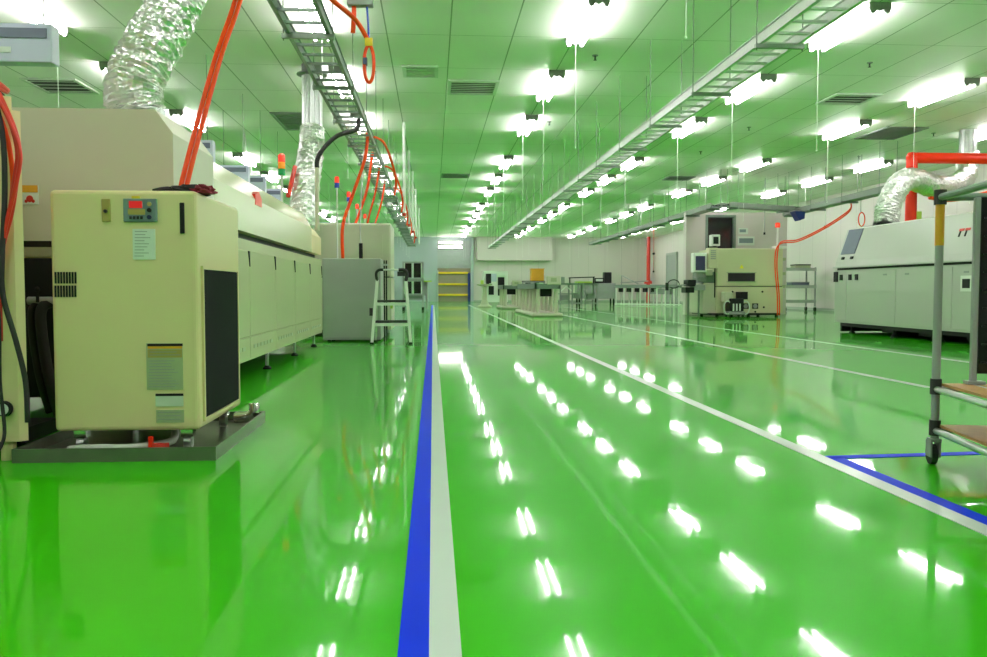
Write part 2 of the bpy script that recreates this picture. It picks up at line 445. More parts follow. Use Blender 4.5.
trunk('cable_trunking', (11.75,27.4,3.3), (11.3,19.6,3.3), 'thin cable trunking along the right side ending near the red pipe')
t = thing('junction_box', 'dark blue box hung under the crossing trunking above the pillar', 'junction box', (11.35,26.1,3.05))
MB().prism([(11.25,3.29),(11.6,3.29),(11.58,3.06),(11.42,3.0)], 'y', 25.75, 26.1).build('casing', 'blue_dark', t)
B(11.23,11.62,25.74,26.3,3.29,3.32).build('lid', 'mid_grey', t)

# ------------------------------------------------------------------ ceiling-hung fan units at left
def fan_unit(label):
    t = thing('fan_unit', label, 'fan unit', (0,0,0), 0, 'ceiling-hung fan units above the left machines')
    B(-.95, 0, 0, .16, -.34, 0, bev=.01).build('casing', 'lavender', t)
    B(-.93, -.04, -.012, .02, -.13, -.045).build('air_slot', 'lavender_dark', t)
    B(-.6, -.35, -.008, .01, -.26, -.21).build('rating_label', 'paper', t)
    for x in (-.85, -.1):
        MB().cyl((x,.08,0),(x,.08,ZC-3.2),.006,n=6).build('hanger_rod', 'rod', t)
    return t
F = [(-3.36,7.85,'nearest'),(-3.45,13.7,'second'),(-3.48,16.4,'third'),(-3.46,17.9,'fourth'),(-3.52,20.2,'fifth'),(-3.52,30.0,'farthest')]
f0 = None
for x, y, w in F:
    lb = 'lavender hanging box with dark slot, %s in the row above the oven' % (w + ('' if w in ('nearest','farthest') else ' from viewer'))
    if f0 is None: f0 = fan_unit(lb); f0.location = (x,y,3.2)
    else: dup(f0, (x,y,3.2), lb)

# ------------------------------------------------------------------ left: chiller, pan, column
t = thing('chiller', 'cream chiller cabinet with a red display standing in the steel drip pan', 'chiller', (-1.55,4.85,0))
B(-1.915, -1.195, 4.4, 5.34, .13, 1.35, bev=.022, seg=3).build('body', 'cream', t)
B(-1.24, -1.185, 4.48, 5.24, .18, .955, bev=.006, seg=1).build('side_filter', 'filter_black', t)
m = MB()
for y in (4.472, 5.248): m.box(-1.21, -1.182, y-.008, y+.008, .164, .971)
for z in (.172, .963): m.box(-1.21, -1.182, 4.472, 5.248, z-.008, z+.008)
m.build('filter_frame', 'cream', t)
YF = 4.4
def front(px0, px1, py0, py1, yf=YF, d=.006):
    """panel on the chiller's front, measured in the front's own metres"""
    def X(px, py): return -1.913 + (px - 49 - 8*(py-191)/241)*.00493
    def Z(py): return 1.347 - (py-191)*1.2165/241
    return (X(px0,(py0+py1)/2), X(px1,(py0+py1)/2), Z(py1), Z(py0))
def fp(px0, px1, py0, py1, name, m, par, d=.006, bev=0):
    x0,x1,z0,z1 = front(px0,px1,py0,py1)
    return B(x0,x1,YF-d,YF+.01,z0,z1,bev=bev,seg=1).build(name, m, par)
q = fp(123,156.5,199,222,'control_panel','panel_blue',t,.012,.003)
fp(129,142,201.5,208.5,'display','red_display',q,.016)
fp(128,145,209.5,215,'key_strip','plate_gold',q,.014)
m = MB()
for k in range(4):
    x0,x1,z0,z1 = front(129.5+k*3.6,132+k*3.6,216.5,219.5); m.box(x0,x1,YF-.016,YF,z0,z1)
m.build('keys','dark',q)
for k,(py,mm) in enumerate(((204.5,'plate_gold'),(210.5,'dark'),(217.5,'screen_blue'))):
    x0,x1,z0,z1 = front(147,151.5,py-2.2,py+2.2); xc=(x0+x1)/2; zc=(z0+z1)/2
    MB().cyl((xc,YF-.02,zc),(xc,YF,zc),.011,n=12).build('button',mm,q)
fp(131,139,196.5,199.5,'orange_tag','yellow',t,.008)
q = fp(101.5,110,199.5,222,'switch_plate','plate_gold',t,.008,.002)
x0,x1,z0,z1 = front(104,107.5,210,213.5); MB().cyl(((x0+x1)/2,YF-.02,(z0+z1)/2),((x0+x1)/2,YF,(z0+z1)/2),.009,n=10).build('lock','dark',q)
fp(179,183.7,202.5,233.5,'door_slot','dark',t,.006,.003)
q = fp(132.5,155,229,259.5,'paper_label','paper',t,.004)
m = MB()
for k in range(9):
    x0,x1,z0,z1 = front(134.5,134.5+random.uniform(9,19),231.2+k*3.05,232.0+k*3.05); m.box(x0,x1,YF-.005,YF,z0,z1)
m.build('print_lines','grey_panel',q)
m = MB()
for r in range(2):
    for k in range(8):
        x0,x1,z0,z1 = front(55.5+k*2.8,57.3+k*2.8,272+r*13.5,283.5+r*13.5); m.box(x0,x1,YF-.004,YF+.004,z0,z1)
m.build('vent_slots','dark',t)
q = fp(148,184.5,343.5,390.5,'caution_label','label_green',t,.004)
fp(148.5,184,344,346.5,'caution_header','dark',q,.005)
fp(149,183.5,346.5,349,'caution_band','orange_box',q,.005)
fp(149,183.5,350,358,'caution_text_box','plate_gold',q,.0048)
m = MB()
for k in range(10):
    x0,x1,z0,z1 = front(150.5,150.5+random.uniform(22,31),361+k*2.9,361.7+k*2.9); m.box(x0,x1,YF-.0052,YF,z0,z1)
for k in range(2):
    x0,x1,z0,z1 = front(151,182 if k else 178,352+k*3,352.7+k*3); m.box(x0,x1,YF-.0056,YF,z0,z1)
m.build('print_lines','mid_grey',q)
q = fp(157.5,185.5,394.5,407.5,'rating_plate','grille_pale',t,.004); fp(157.5,185.5,394.5,397,'plate_header','dark',q,.005)
q = fp(158.5,186.5,411,424,'rating_plate','label_green',t,.004)
m = MB()
for k in range(3):
    x0,x1,z0,z1 = front(160,183,413+k*3.6,413.8+k*3.6); m.box(x0,x1,YF-.005,YF,z0,z1)
m.build('print_lines','mid_grey',q)
for x,y in ((-1.82,4.5),(-1.28,4.5),(-1.82,5.24),(-1.28,5.24)):
    c = MB().cyl((x-.018,y,.052),(x+.018,y,.052),.036,n=14).build('caster','steel',t)
    B(x-.03,x+.03,y-.03,y+.03,.085,.135).build('caster_fork','chrome',c)
t = thing('drip_pan', 'shallow dark steel drip pan under the cream chiller', 'drip pan', (-1.58,4.87,0))
m = MB().box(-2.06,-1.08,4.26,5.5,0,.012)
m.build('pan_base','pan_steel',t)
m = MB().box(-2.06,-1.08,4.26,4.272,.012,.068).box(-2.06,-1.08,5.488,5.5,.012,.068).box(-2.06,-2.048,4.272,5.488,.012,.068).box(-1.092,-1.08,4.272,5.488,.012,.068)
m.build('pan_rim','pan_steel',t)
m = MB().tube([(-1.85,4.42,.035),(-1.7,4.36,.05),(-1.52,4.42,.04),(-1.4,4.6,.04),(-1.5,5.0,.04)],.022,8)
tag(m.build('drain_hose','grille_pale',smooth=True,loc=(-1.62,4.6,.012)),'pale drain hose lying in the drip pan under the chiller','hose')
t = thing('valve', 'red valve lying in the drip pan under the chiller', 'valve', (-1.42,4.42,.012))
MB().cyl((-1.46,4.42,.04),(-1.37,4.46,.035),.022,n=12).build('valve_body','red_cable',t)
B(-1.45,-1.43,4.39,4.41,.02,.10).build('lever','red_paint',t)
t = thing('elbow_pipe', 'short steel elbow pipe in the drip pan behind the chiller corner', 'pipe', (-1.2,5.36,.012))
MB().tube([(-1.25,5.42,.04),(-1.17,5.40,.045),(-1.13,5.40,.08),(-1.13,5.41,.13)],.034,10).build('elbow','chrome',t,smooth=True)
# glove/cloth on the chiller
def crumple(name, c, r, sz, m, par=None, seed=1, loc=None):
    random.seed(seed); g = MB(); g.sphere(c, r, 16, sz)
    for v in g.b.verts:
        k = 1 + random.uniform(-.25,.3); v.co = Vector(c) + (v.co-Vector(c))*k
        v.co.z = max(v.co.z, 1.351)
    return g.build(name, m, par, smooth=False, loc=loc)
t = thing('work_glove', 'crumpled black and dark red work glove lying on top of the cream chiller', 'glove', (-1.25,4.55,1.351))
crumple('palm', (-1.30,4.62,1.365), .10, (1.15,.8,.38), 'cloth_black', t, 3)
crumple('cuff', (-1.20,4.56,1.365), .055, (1.1,.9,.55), 'cloth_red', t, 5)
for k,(dx,dy) in enumerate(((-.16,-.02),(-.17,.03),(-.13,.08))):
    MB().tube([(-1.30,4.62,1.37),(-1.30+dx*.6,4.62+dy,1.38),(-1.30+dx*1.05,4.62+dy*1.4,1.365)],.014,8,3).build('finger','cloth_black',t,smooth=True)
# orange twin hoses up to the ladder
for k,dx in enumerate((0,.030)):
    m = MB().tube([(-1.368+dx,4.72,1.352),(-1.345+dx,4.74,1.5),(-1.245+dx,5.0,2.15),(-1.165+dx,5.2,2.57),(-1.10+dx,5.45,3.1),(-1.08+dx,5.7,3.40),(-1.06+dx,6.4,3.42)],.014,8,8)
    tag(m.build('air_hose','orange_hose',smooth=True,loc=(-1.368+dx,4.72,1.352)),'%s of the two orange hoses rising from the chiller to the cable ladder' % ('left','right')[k],'hose','orange hoses from the chiller')

# cabinet at the far left edge
t = thing('machine_cabinet', 'tall cream cabinet at the left edge with red and black cables', 'cabinet', (-2.5,4.7,0))
MB().prism([(-3.4,4.3),(-2.04,4.3),(-2.01,4.33),(-2.46,5.25),(-3.4,5.25)],'z',.10,1.72).build('body','cream',t)
MB().prism([(-3.4,4.3),(-2.09,4.3),(-2.05,4.33),(-2.50,5.25),(-3.4,5.25)],'z',1.72,1.79).build('top_cap','cream',t)
B(-3.35,-2.2,4.7,5.1,.02,.10).build('plinth','dark',t)
for x in (-3.2,-2.12): MB().cyl((x,4.36,0),(x,4.36,.10),.035,n=12).build('foot','cream',t)
g = MB().lathe([(.036,0),(.04,.012),(.036,.03),(.02,.034)],(0,0,0),18)
for v in g.b.verts: v.co = Vector((-2.10+v.co.x, 4.3-v.co.z, .265+v.co.y))
q = g.build('gauge','dark',t)
MB().cyl((-2.10,4.262,.265),(-2.10,4.268,.265),.028,n=16).build('dial','paper',q)
CB = [('red_cable',.016,'red',[(-2.2,4.6,1.88),(-2.13,4.32,1.86),(-2.06,4.27,1.74),(-2.01,4.26,1.62),(-1.99,4.26,1.5),(-2.01,4.26,1.36),(-2.04,4.26,1.2),(-2.10,4.25,1.0),(-2.16,4.25,.85)]),
      ('red_cable',.010,'thin dark red',[(-2.2,4.6,1.87),(-2.12,4.28,1.83),(-2.03,4.24,1.68),(-1.975,4.24,1.52),(-1.99,4.24,1.38),(-2.05,4.24,1.15),(-2.08,4.24,.95),(-2.09,4.25,.6)]),
      ('rubber',.013,'black',[(-2.22,4.6,1.85),(-2.14,4.28,1.84),(-2.08,4.25,1.72),(-2.05,4.24,1.55),(-2.05,4.24,1.3),(-2.07,4.24,1.0),(-2.07,4.24,.82),(-2.02,4.25,.6),(-1.985,4.26,.4),(-1.985,4.27,.2)]),
      ('orange_hose',.012,'orange',[(-2.24,4.6,1.85),(-2.15,4.29,1.83),(-2.06,4.28,1.62),(-2.03,4.28,1.4),(-2.05,4.28,1.2),(-2.11,4.28,.98),(-2.15,4.28,.85)]),
      ('rubber',.009,'thin black',[(-2.10,4.25,.9),(-2.09,4.24,.7),(-2.10,4.25,.4),(-2.09,4.26,.15),(-2.12,4.24,.05)])]
for mm, r, w, p in CB:
    q = MB().tube(p, r, 8, 6)
    tag(q.build('cable',mm,smooth=True,loc=p[-1]),'%s cable hanging down the cream cabinet at the left edge' % w,'cable','cables on the left cabinet')

# ------------------------------------------------------------------ left: long cream reflow oven
OX = -1.69
t = thing('reflow_oven', 'long cream-green reflow oven with a raised hood behind the chiller', 'oven', (-2.4,9.3,0))
B(-3.3, OX, 5.7, 13.0, .2, 1.30).build('lower_body','oven_green',t)
B(-3.25, OX-.09, 5.75, 12.95, 1.30, 1.37).build('gasket','dark',t)
hp = [(OX,1.37),(OX,1.71),(-1.80,1.90),(-3.2,1.90),(-3.3,1.75),(-3.3,1.37)]
MB().prism(hp,'y',6.62,12.0).build('hood','oven_green',t)
hp2 = [(OX+.03,1.37),(OX+.03,1.85),(-1.77,2.0),(-3.2,2.0),(-3.3,1.9),(-3.3,1.37)]
MB().prism(hp2,'y',5.6,6.6).build('front_hood','cream_dull',t)
hp3 = [(OX,1.37),(OX,1.62),(-1.80,1.76),(-3.2,1.76),(-3.3,1.6),(-3.3,1.37)]
MB().prism(hp3,'y',12.0,13.0).build('exit_hood','cream',t)
B(-3.3, OX-.02, 5.6, 5.7, 1.16, 1.37).build('front_band','cream_dull',t)
YS = [6.64,7.92,9.2,10.48,11.75,12.96]
for a,b in zip(YS[:-1],YS[1:]):
    q = B(OX-.01, OX+.012, a+.008, b-.008, .42, 1.2, bev=.004, seg=1).build('side_door','oven_green',t)
    MB().prism([(b-.07,1.2),(b-.01,1.2),(b-.01,1.06)],'x',OX+.0,OX+.02).build('handle_notch','dark',q)
for a,b in zip(YS[:-1],YS[1:]):
    q = B(OX-.01, OX+.008, a+.008, b-.008, .22, .41).build('kick_panel','oven_green',t)
    m = MB()
    for k in range(6): m.box(OX, OX+.012, a+.15+k*.16, a+.27+k*.16, .30, .335)
    m.build('vent_slots','label_green',q)
B(-3.3, OX-.02, 5.62, 5.7, .2, 1.16).build('front_frame','oven_green',t)
B(-2.66, -2.4, 5.605, 5.63, 1.12, 1.33).build('entry_opening','black_gloss',t)
B(-2.7, -2.3, 5.595, 5.64, 1.06, 1.12).build('entry_sill','steel',t)
q = B(-2.60,-2.50,5.59,5.605,1.39,1.51).build('warning_sign','paper',t)
B(-2.60,-2.50,5.585,5.592,1.465,1.51).build('sign_header','orange_box',q)
m = MB().sphere((-2.55,5.588,1.425),.022,8,(1,.2,1)).sphere((-2.572,5.588,1.41),.011,6,(1,.2,1)).sphere((-2.528,5.588,1.41),.011,6,(1,.2,1))
m.build('sign_symbol','red_cable',q)
B(-2.72, -2.36, 5.60, 5.64, .2, 1.05).build('dark_recess','dark',t)
MB().prism([(8.25,1.66),(8.55,1.66),(8.55,1.74),(8.42,1.80),(8.25,1.76)],'x',OX-.06,OX+.004).build('arrow_sign','red_paint',t)
for y in (6.2,7.3,9.15,10.95,12.7):
    for x in (OX-.08,-3.2):
        q = MB().cyl((x,y,.03),(x,y,.2),.018,n=10).build('foot','steel',t)
        MB().lathe([(.045,0),(.045,.015),(.02,.04)],(x,y,0),12).build('foot_pad','dark',q)
B(-3.2, OX-.25, 5.9, 12.9, .12, .2).build('underframe','dark',t)
# hoses at the oven's dark front recess
for k,(x,lb) in enumerate(((-2.43,'thick black hose hanging against the oven front left of the chiller'),(-2.49,'thin black hose beside the thick one left of the chiller'))):
    m = MB().tube([(x+.08,5.50,.78),(x+.0,5.46,.74),(x-.01,5.46,.6),(x+.02,5.48,.3),(x+.05,5.54,.05+.02*k)],.034-.012*k,10)
    tag(m.build('rubber_hose','rubber',smooth=True,loc=(x+.05,5.54,.05)),lb,'hose','black hoses left of the chiller')
t = thing('pipe_valve', 'dark pipe fitting with handle on the hoses left of the chiller', 'valve', (-2.4,5.46,.72))
MB().cyl((-2.52,5.47,.78),(-2.28,5.47,.78),.025,n=12).build('pipe','mid_grey',t)
MB().cyl((-2.45,5.44,.77),(-2.45,5.44,.84),.010,n=8).sphere((-2.45,5.44,.85),.018,8).build('handle','dark',t)

# exhaust ducts
def foil_tube(pts, r, name, par, seed):
    random.seed(seed)
    tw = {}
    def rf(i, k, n):
        return (1.0 + (.035 if i % 2 else -.025) + random.uniform(-.075,.075))
    return MB().tube(pts, r, 22, 14, rf, cap=True).build(name, 'foil', par)
t = thing('exhaust_duct', 'fat crinkled foil duct rising from the oven hood at upper left', 'exhaust duct', (-2.05,6.1,2.04))
foil_tube([(-2.05,6.1,2.06),(-2.07,6.1,2.25),(-2.0,6.18,2.5),(-1.90,6.4,2.86),(-1.85,6.6,3.2),(-1.93,6.9,3.7),(-2.06,7.2,4.2),(-2.06,7.25,4.49)],.185,'flexible_hose',t,11)
MB().lathe([(.21,2.0),(.21,2.035),(.185,2.035),(.185,2.10)],(-2.05,6.1,0),24).build('collar','galvanised',t)
t = thing('exhaust_duct', 'upright duct with foil lower half and red tape behind the long cream oven', 'exhaust duct', (-2.0,14.2,1.9))
foil_tube([(-1.98,12.9,1.76),(-1.95,13.15,2.2),(-1.96,13.6,2.7),(-1.98,14.1,3.1),(-1.98,14.3,3.5)],.20,'flexible_hose',t,12)
MB().cyl((-1.98,14.3,3.45),(-1.98,14.3,4.38),.17,n=24).build('rigid_pipe','galvanised',t,smooth=False)
m = MB()
for k in range(4):
    a = -PI/2 - .5 + k*.45; m.cyl((-1.98+.175*math.cos(a),14.3+.175*math.sin(a),3.5),(-1.98+.175*math.cos(a),14.3+.175*math.sin(a),4.38),.012,n=6)
m.build('ribs','steel',t)
MB().lathe([(.17,4.36),(.25,4.38),(.25,4.40),(.17,4.41),(.17,4.549)],(-1.98,14.3,0),24).build('flange','grille_grey',t)
MB().tube([(-2.16,12.93,2.25),(-2.15,13.2,2.5),(-2.12,13.35,2.75)],.035,8).build('red_tape','red_cable',t)

def beacon(x, y, z0, z1, cols, label, r=.045, hh=.085, name='signal_tower'):
    t = thing(name, label, 'signal tower', (x,y,z0), 0, 'signal towers')
    MB().cyl((x,y,z0),(x,y,z1),r*.35,n=10).build('pole','plastic_white',t)
    for k,c in enumerate(cols):
        MB().cyl((x,y,z1+k*hh),(x,y,z1+k*hh+hh*.95),r,n=16).build('lens',c,t)
    MB().lathe([(r,z1+len(cols)*hh),(r*.6,z1+len(cols)*hh+.02)],(x,y,0),14).build('cap',cols[-1],t)
beacon(-1.95,11.2,1.9,2.33,['green_lens','amber_lens','red_lens'],'red amber green signal tower on the long cream oven')

# ------------------------------------------------------------------ left: middle distance
t = thing('buffer_cabinet', 'plain grey buffer cabinet at the end of the long cream oven', 'cabinet', (-1.3,14.3,0))
B(-1.79,-.85,13.9,14.7,.03,1.355,bev=.012).build('body','grey_panel',t)
m = MB().box(-1.78,-.86,13.89,13.91,.03,.07); m.build('skirt','mid_grey',t)
for x in (-1.7,-.93):
    for y in (14.0,14.6): MB().cyl((x,y,0),(x,y,.03),.03,n=10).build('foot','dark',t)
for x in (-.80,-.765):
    MB().cyl((x,14.05,.0),(x,14.05,1.33),.013,n=8).build('guide_rod','dark',t)
B(-.83,-.74,14.0,14.1,.28,.31).build('rod_clamp','steel',t)
B(-.83,-.74,14.0,14.1,1.24,1.27).build('rod_clamp','steel',t)
def mounter(x0,x1,y0,y1,h,label):
    t = thing('placement_machine', label, 'machine', ((x0+x1)/2,(y0+y1)/2,0), 0, 'cream machines behind the buffer cabinet')
    B(x0,x1,y0,y1,.12,h*.52).build('base','cream_dull',t)
    B(x0,x1,y0,y1,h*.53,h,bev=.03).build('cover','cream_dull',t)
    B(x0+.03,x1-.03,y0+.03,y1-.03,h*.52,h*.53).build('gap','dark',t)
    for x in (x0+.12,x1-.12):
        for y in (y0+.12,y1-.12): MB().cyl((x,y,0),(x,y,.12),.04,n=10).build('foot','steel',t)
    m = MB().box(x0+.15,x1-.15,y0-.012,y0+.01,h*.6,h*.9); m.build('front_cover','cream_dull',t)
    return t
mounter(-2.5,-.76,15.5,16.8,2.05,'nearest cream placement machine standing behind the grey buffer cabinet')
mounter(-3.0,-1.15,17.3,18.9,1.95,'second cream placement machine hidden behind the nearest one')
mounter(-3.0,-1.3,19.6,21.4,1.95,'third cream placement machine hidden behind the second')
RB = ['blue_lens','red_lens']
beacon(-1.6,14.4,1.36,2.55,RB,'nearest red-over-blue signal tower in the row over the cream machines',.04)
beacon(-1.62,16.6,2.05,2.55,RB,'second red-over-blue signal tower in the row over the cream machines',.04)
beacon(-1.62,18.4,1.95,2.58,['red_lens'],'third signal tower, red only, in the row over the cream machines',.04)
beacon(-1.62,20.5,1.95,2.55,['red_lens'],'farthest signal tower, red only, in the row over the cream machines',.04)
HO = [([(-1.48,14.1,1.362),(-1.475,14.1,1.9),(-1.32,14.15,2.4),(-1.12,14.2,3.0),(-1.06,14.2,3.45)],.028,'thick orange hose dropping onto the grey buffer cabinet'),
      ([(-1.45,16.0,2.056),(-1.36,16.0,2.3),(-1.22,16.05,2.75),(-1.12,16.1,3.42)],.026,'orange hose dropping onto the nearest cream machine'),
      ([(-1.42,17.9,1.956),(-1.33,17.95,2.4),(-1.2,18.0,2.9),(-1.12,18.1,3.42)],.022,'orange hose dropping onto the second cream machine'),
      ([(-1.45,20.0,1.956),(-1.34,20.0,2.4),(-1.2,20.1,2.9),(-1.12,20.2,3.42)],.022,'orange hose dropping onto the third cream machine')]
for p, r, lb in HO:
    tag(MB().tube(p,r,8,8).build('air_hose','orange_hose',smooth=True,loc=p[0]),lb,'hose','orange drop hoses at left')
t = thing('drop_connector', 'dark cable connector hanging over the grey buffer cabinet', 'connector', (-1.2,15.0,1.36))
MB().cyl((-1.26,15.0,1.3),(-1.26,15.0,1.66),.035,n=10).build('plug','dark',t)
MB().tube([(-1.26,15.0,1.66),(-1.27,15.0,1.9),(-1.25,15.0,2.4),(-1.2,15.0,3.3)],.012,6).build('lead','steel',t)
t = thing('cable_pole', 'pale cable pole with a black conduit arching over to the left cable ladder', 'pole', (-1.66,12.4,1.76))
MB().cyl((-1.66,12.4,1.70),(-1.66,12.4,2.62),.030,n=10).build('pole','cream_dull',t)
MB().tube([(-1.66,12.4,2.60),(-1.65,12.4,2.72),(-1.56,12.4,2.88),(-1.36,12.4,3.06),(-1.10,12.4,3.15),(-1.06,12.45,3.31)],.032,10,8).build('conduit','rubber',t,smooth=True)
# white drop pipes right of the left ladder
for k,y in enumerate((19.0,22.8,26.8,31.5,39.0)):
    x = -.63; zb = (2.55,2.6,2.7,2.8,3.0)[k]
    q = thing('drop_pipe','white vertical drop pipe, %s in the line right of the left ladder' % (['nearest','second','third','fourth','farthest'][k]),'pipe',(x,y,zb),0,'white drop pipes')
    MB().cyl((x,y,zb),(x,y,ZC),.03,n=10).build('pipe','white_paint',q)
    MB().cyl((x,y,zb-.07),(x,y,zb),.04,n=10).build('socket','grille_pale' if k==4 else 'red_cable',q)
for k,y in enumerate((15.5,18.9,22.7,26.7,31.4)):
    p = [(-1.1,y-1.2,3.42),(-.85,y-.8,3.38),(-.72,y-.3,3.1),(-.66,y-.05,2.8),(-.69,y-.05,2.55)]
    tag(MB().tube(p,.022,8,6).build('air_hose','orange_hose',smooth=True,loc=p[0]),'orange hose looping off the right side of the left ladder, %s of five' % ('nearest','second','third','fourth','farthest')[k],'hose','orange loops off the left ladder')

# air drop near the front
t = thing('air_drop', 'hanging air manifold with orange hose loop right of the left ladder', 'air line', (-.62,8.0,3.0))
MB().cyl((-.72,8.0,3.55),(-.72,8.0,ZC),.006,n=6).build('hanger_wire','steel',t)
MB().cyl((-.58,8.0,3.5),(-.58,8.0,ZC),.006,n=6).build('hanger_wire','steel',t)
B(-.78,-.54,7.95,8.05,3.46,3.56,bev=.01).build('manifold','mid_grey',t)
MB().tube([(-.72,8.0,3.46),(-.72,8.0,3.36),(-.73,8.0,3.22)],.022,8).build('hose_stub','orange_hose',t,smooth=True)
MB().tube([(-.60,8.0,3.46),(-.59,8.0,3.3),(-.585,8.0,3.17)],.010,8).build('blue_line','blue_lens',t,smooth=True)
B(-.62,-.55,7.97,8.03,3.10,3.17).build('valve_block','yellow',t)
a=[]
for k in range(13):
    u = PI/2 + 2*PI*k/12; a.append((-.585+.045*math.cos(u),8.0+.01*math.sin(u/2),2.94+.17*math.sin(u)))
MB().tube(a,.016,8,3).build('hose_loop','orange_hose',t,smooth=True)
B(-.64,-.60,7.97,8.03,2.93,2.99).build('clip','screen_blue',t)
p = [(-1.10,7.1,3.38),(-1.0,7.3,3.42),(-.86,7.6,3.37),(-.70,7.9,3.31),(-.60,8.0,3.17)]
tag(MB().tube(p,.022,8,8).build('air_hose','orange_hose',smooth=True,loc=p[0]),'orange hose from the left ladder to the hanging air manifold','hose')

# step ladder
t = thing('step_ladder', 'white two-step folding ladder with black top handle before the grey cabinet', 'step ladder', (-.65,13.2,0))
LX0,LX1 = -.95,-.35
for s,x0,x1 in ((0,LX0,-.875),(1,LX1,-.425)):
    q = MB().bar((x0,13.2,.02),(x1,13.42,1.0),.045,.03).build('front_leg','white_paint',t)
    B(x0-.03,x0+.03,13.17,13.23,0,.03).build('foot_cap','dark',q)
    q = MB().bar((x0+(.02 if s==0 else -.02),13.80,.02),(x1,13.46,.95),.03,.025).build('rear_leg','white_paint',t)
    B(x0-.03+(.02 if s==0 else -.02),x0+.03+(.02 if s==0 else -.02),13.77,13.83,0,.03).build('foot_cap','dark',q)
for z,xa,xb,y in ((.33,-.925,-.375,13.27),(.65,-.90,-.40,13.35)):
    q = B(xa+.03,xb-.03,y-.03,y+.20,z,z+.035,bev=.006,seg=1).build('tread','rubber',t)
    B(xa,xb,y-.045,y-.02,z-.05,z-.005).build('tread_bar','white_paint',q)
MB().tube([(-.875,13.42,.98),(-.89,13.42,1.10),(-.85,13.42,1.155),(-.78,13.42,1.16)],.022,8).build('handle_bend','rubber',t,smooth=True)
MB().tube([(-.425,13.42,.98),(-.41,13.42,1.10),(-.45,13.42,1.155),(-.54,13.42,1.16)],.028,8).build('handle_bend','rubber',t,smooth=True)
MB().cyl((-.78,13.42,1.16),(-.52,13.42,1.16),.014,n=10).build('top_bar','white_paint',t)
B(-.56,-.44,13.39,13.45,1.06,1.13).build('latch','rubber',t)
B(-.67,-.63,13.34,13.345,.55,.64).build('sticker','lime',t)
B(-.99,-.94,13.28,13.34,.44,.56).build('side_latch','rubber',t)

# monitor rack further down the aisle
t = thing('inspection_station', 'dark framed inspection station with four black windows down the aisle', 'machine', (-.75,35.4,0))
m = MB()
for x in (-1.22,-.42):
    for y in (35.0,35.8): m.box(x-.03,x+.03,y-.03,y+.03,.1,2.0)
for z in (.45,.62,1.22,1.28,1.97):
    m.box(-1.22,-.42,34.97,35.03,z-.025,z+.025).box(-1.22,-.42,35.77,35.83,z-.025,z+.025)
for x in (-1.22,-.42):
    for z in (.45,1.97): m.box(x-.025,x+.025,35,35.8,z-.02,z+.02)
m.build('frame','mid_grey',t)
for x0,x1 in ((-1.16,-.86),(-.80,-.48)):
    for z0,z1 in ((1.34,1.92),(.68,1.18)):
        q = B(x0,x1,34.96,35.6,z0,z1).build('window','black_gloss',t)
        m = MB().box(x0-.02,x0+.015,34.94,34.97,z0-.02,z1+.02).box(x1-.015,x1+.02,34.94,34.97,z0-.02,z1+.02)
        m.build('window_trim','grille_pale',q)
B(-1.2,-.45,35.05,35.75,.48,.62).build('base_unit','tray_green_grey',t)
for x in (-1.22,-.42):
    for y in (35.0,35.8): MB().cyl((x,y,0),(x,y,.12),.05,n=10).build('foot','dark',t)
B(-.40,-.22,35.1,35.6,.6,1.2).build('side_box','mid_grey',t)
q = B(-.38,-.05,34.95,35.1,1.16,1.22).build('arm','lime',t)
m = MB().cyl((-.25,35.05,.05),(-.25,35.05,.65),.05,n=8); m.build('drain_leg','mid_grey',t)

# ------------------------------------------------------------------ end-wall machines and conveyors
t = thing('test_cabinet', 'white test cabinet with two dark recesses right of the roller shutter', 'machine', (3.5,48.5,0))
B(2.85,4.25,48.0,49.2,.12,1.9,bev=.03).build('body','plastic_white',t)
B(3.0,3.30,47.96,48.05,1.2,1.75).build('recess','dark',t)
B(3.15,3.45,47.95,48.05,.55,1.05).build('recess','dark',t)
B(3.68,4.05,47.95,48.05,.5,1.55).build('recess','dark',t)
B(3.3,3.6,47.96,48.05,1.3,1.75).build('monitor','lavender',t)
B(3.6,4.1,47.96,48.05,1.6,1.82).build('sign_plate','paper',t)
for x in (3.0,4.1): MB().cyl((x,48.2,0),(x,48.2,.14),.05,n=8).build('foot','dark',t)
for x in (3.0,4.1): MB().cyl((x,49.0,0),(x,49.0,.14),.05,n=8).build('foot','dark',t)

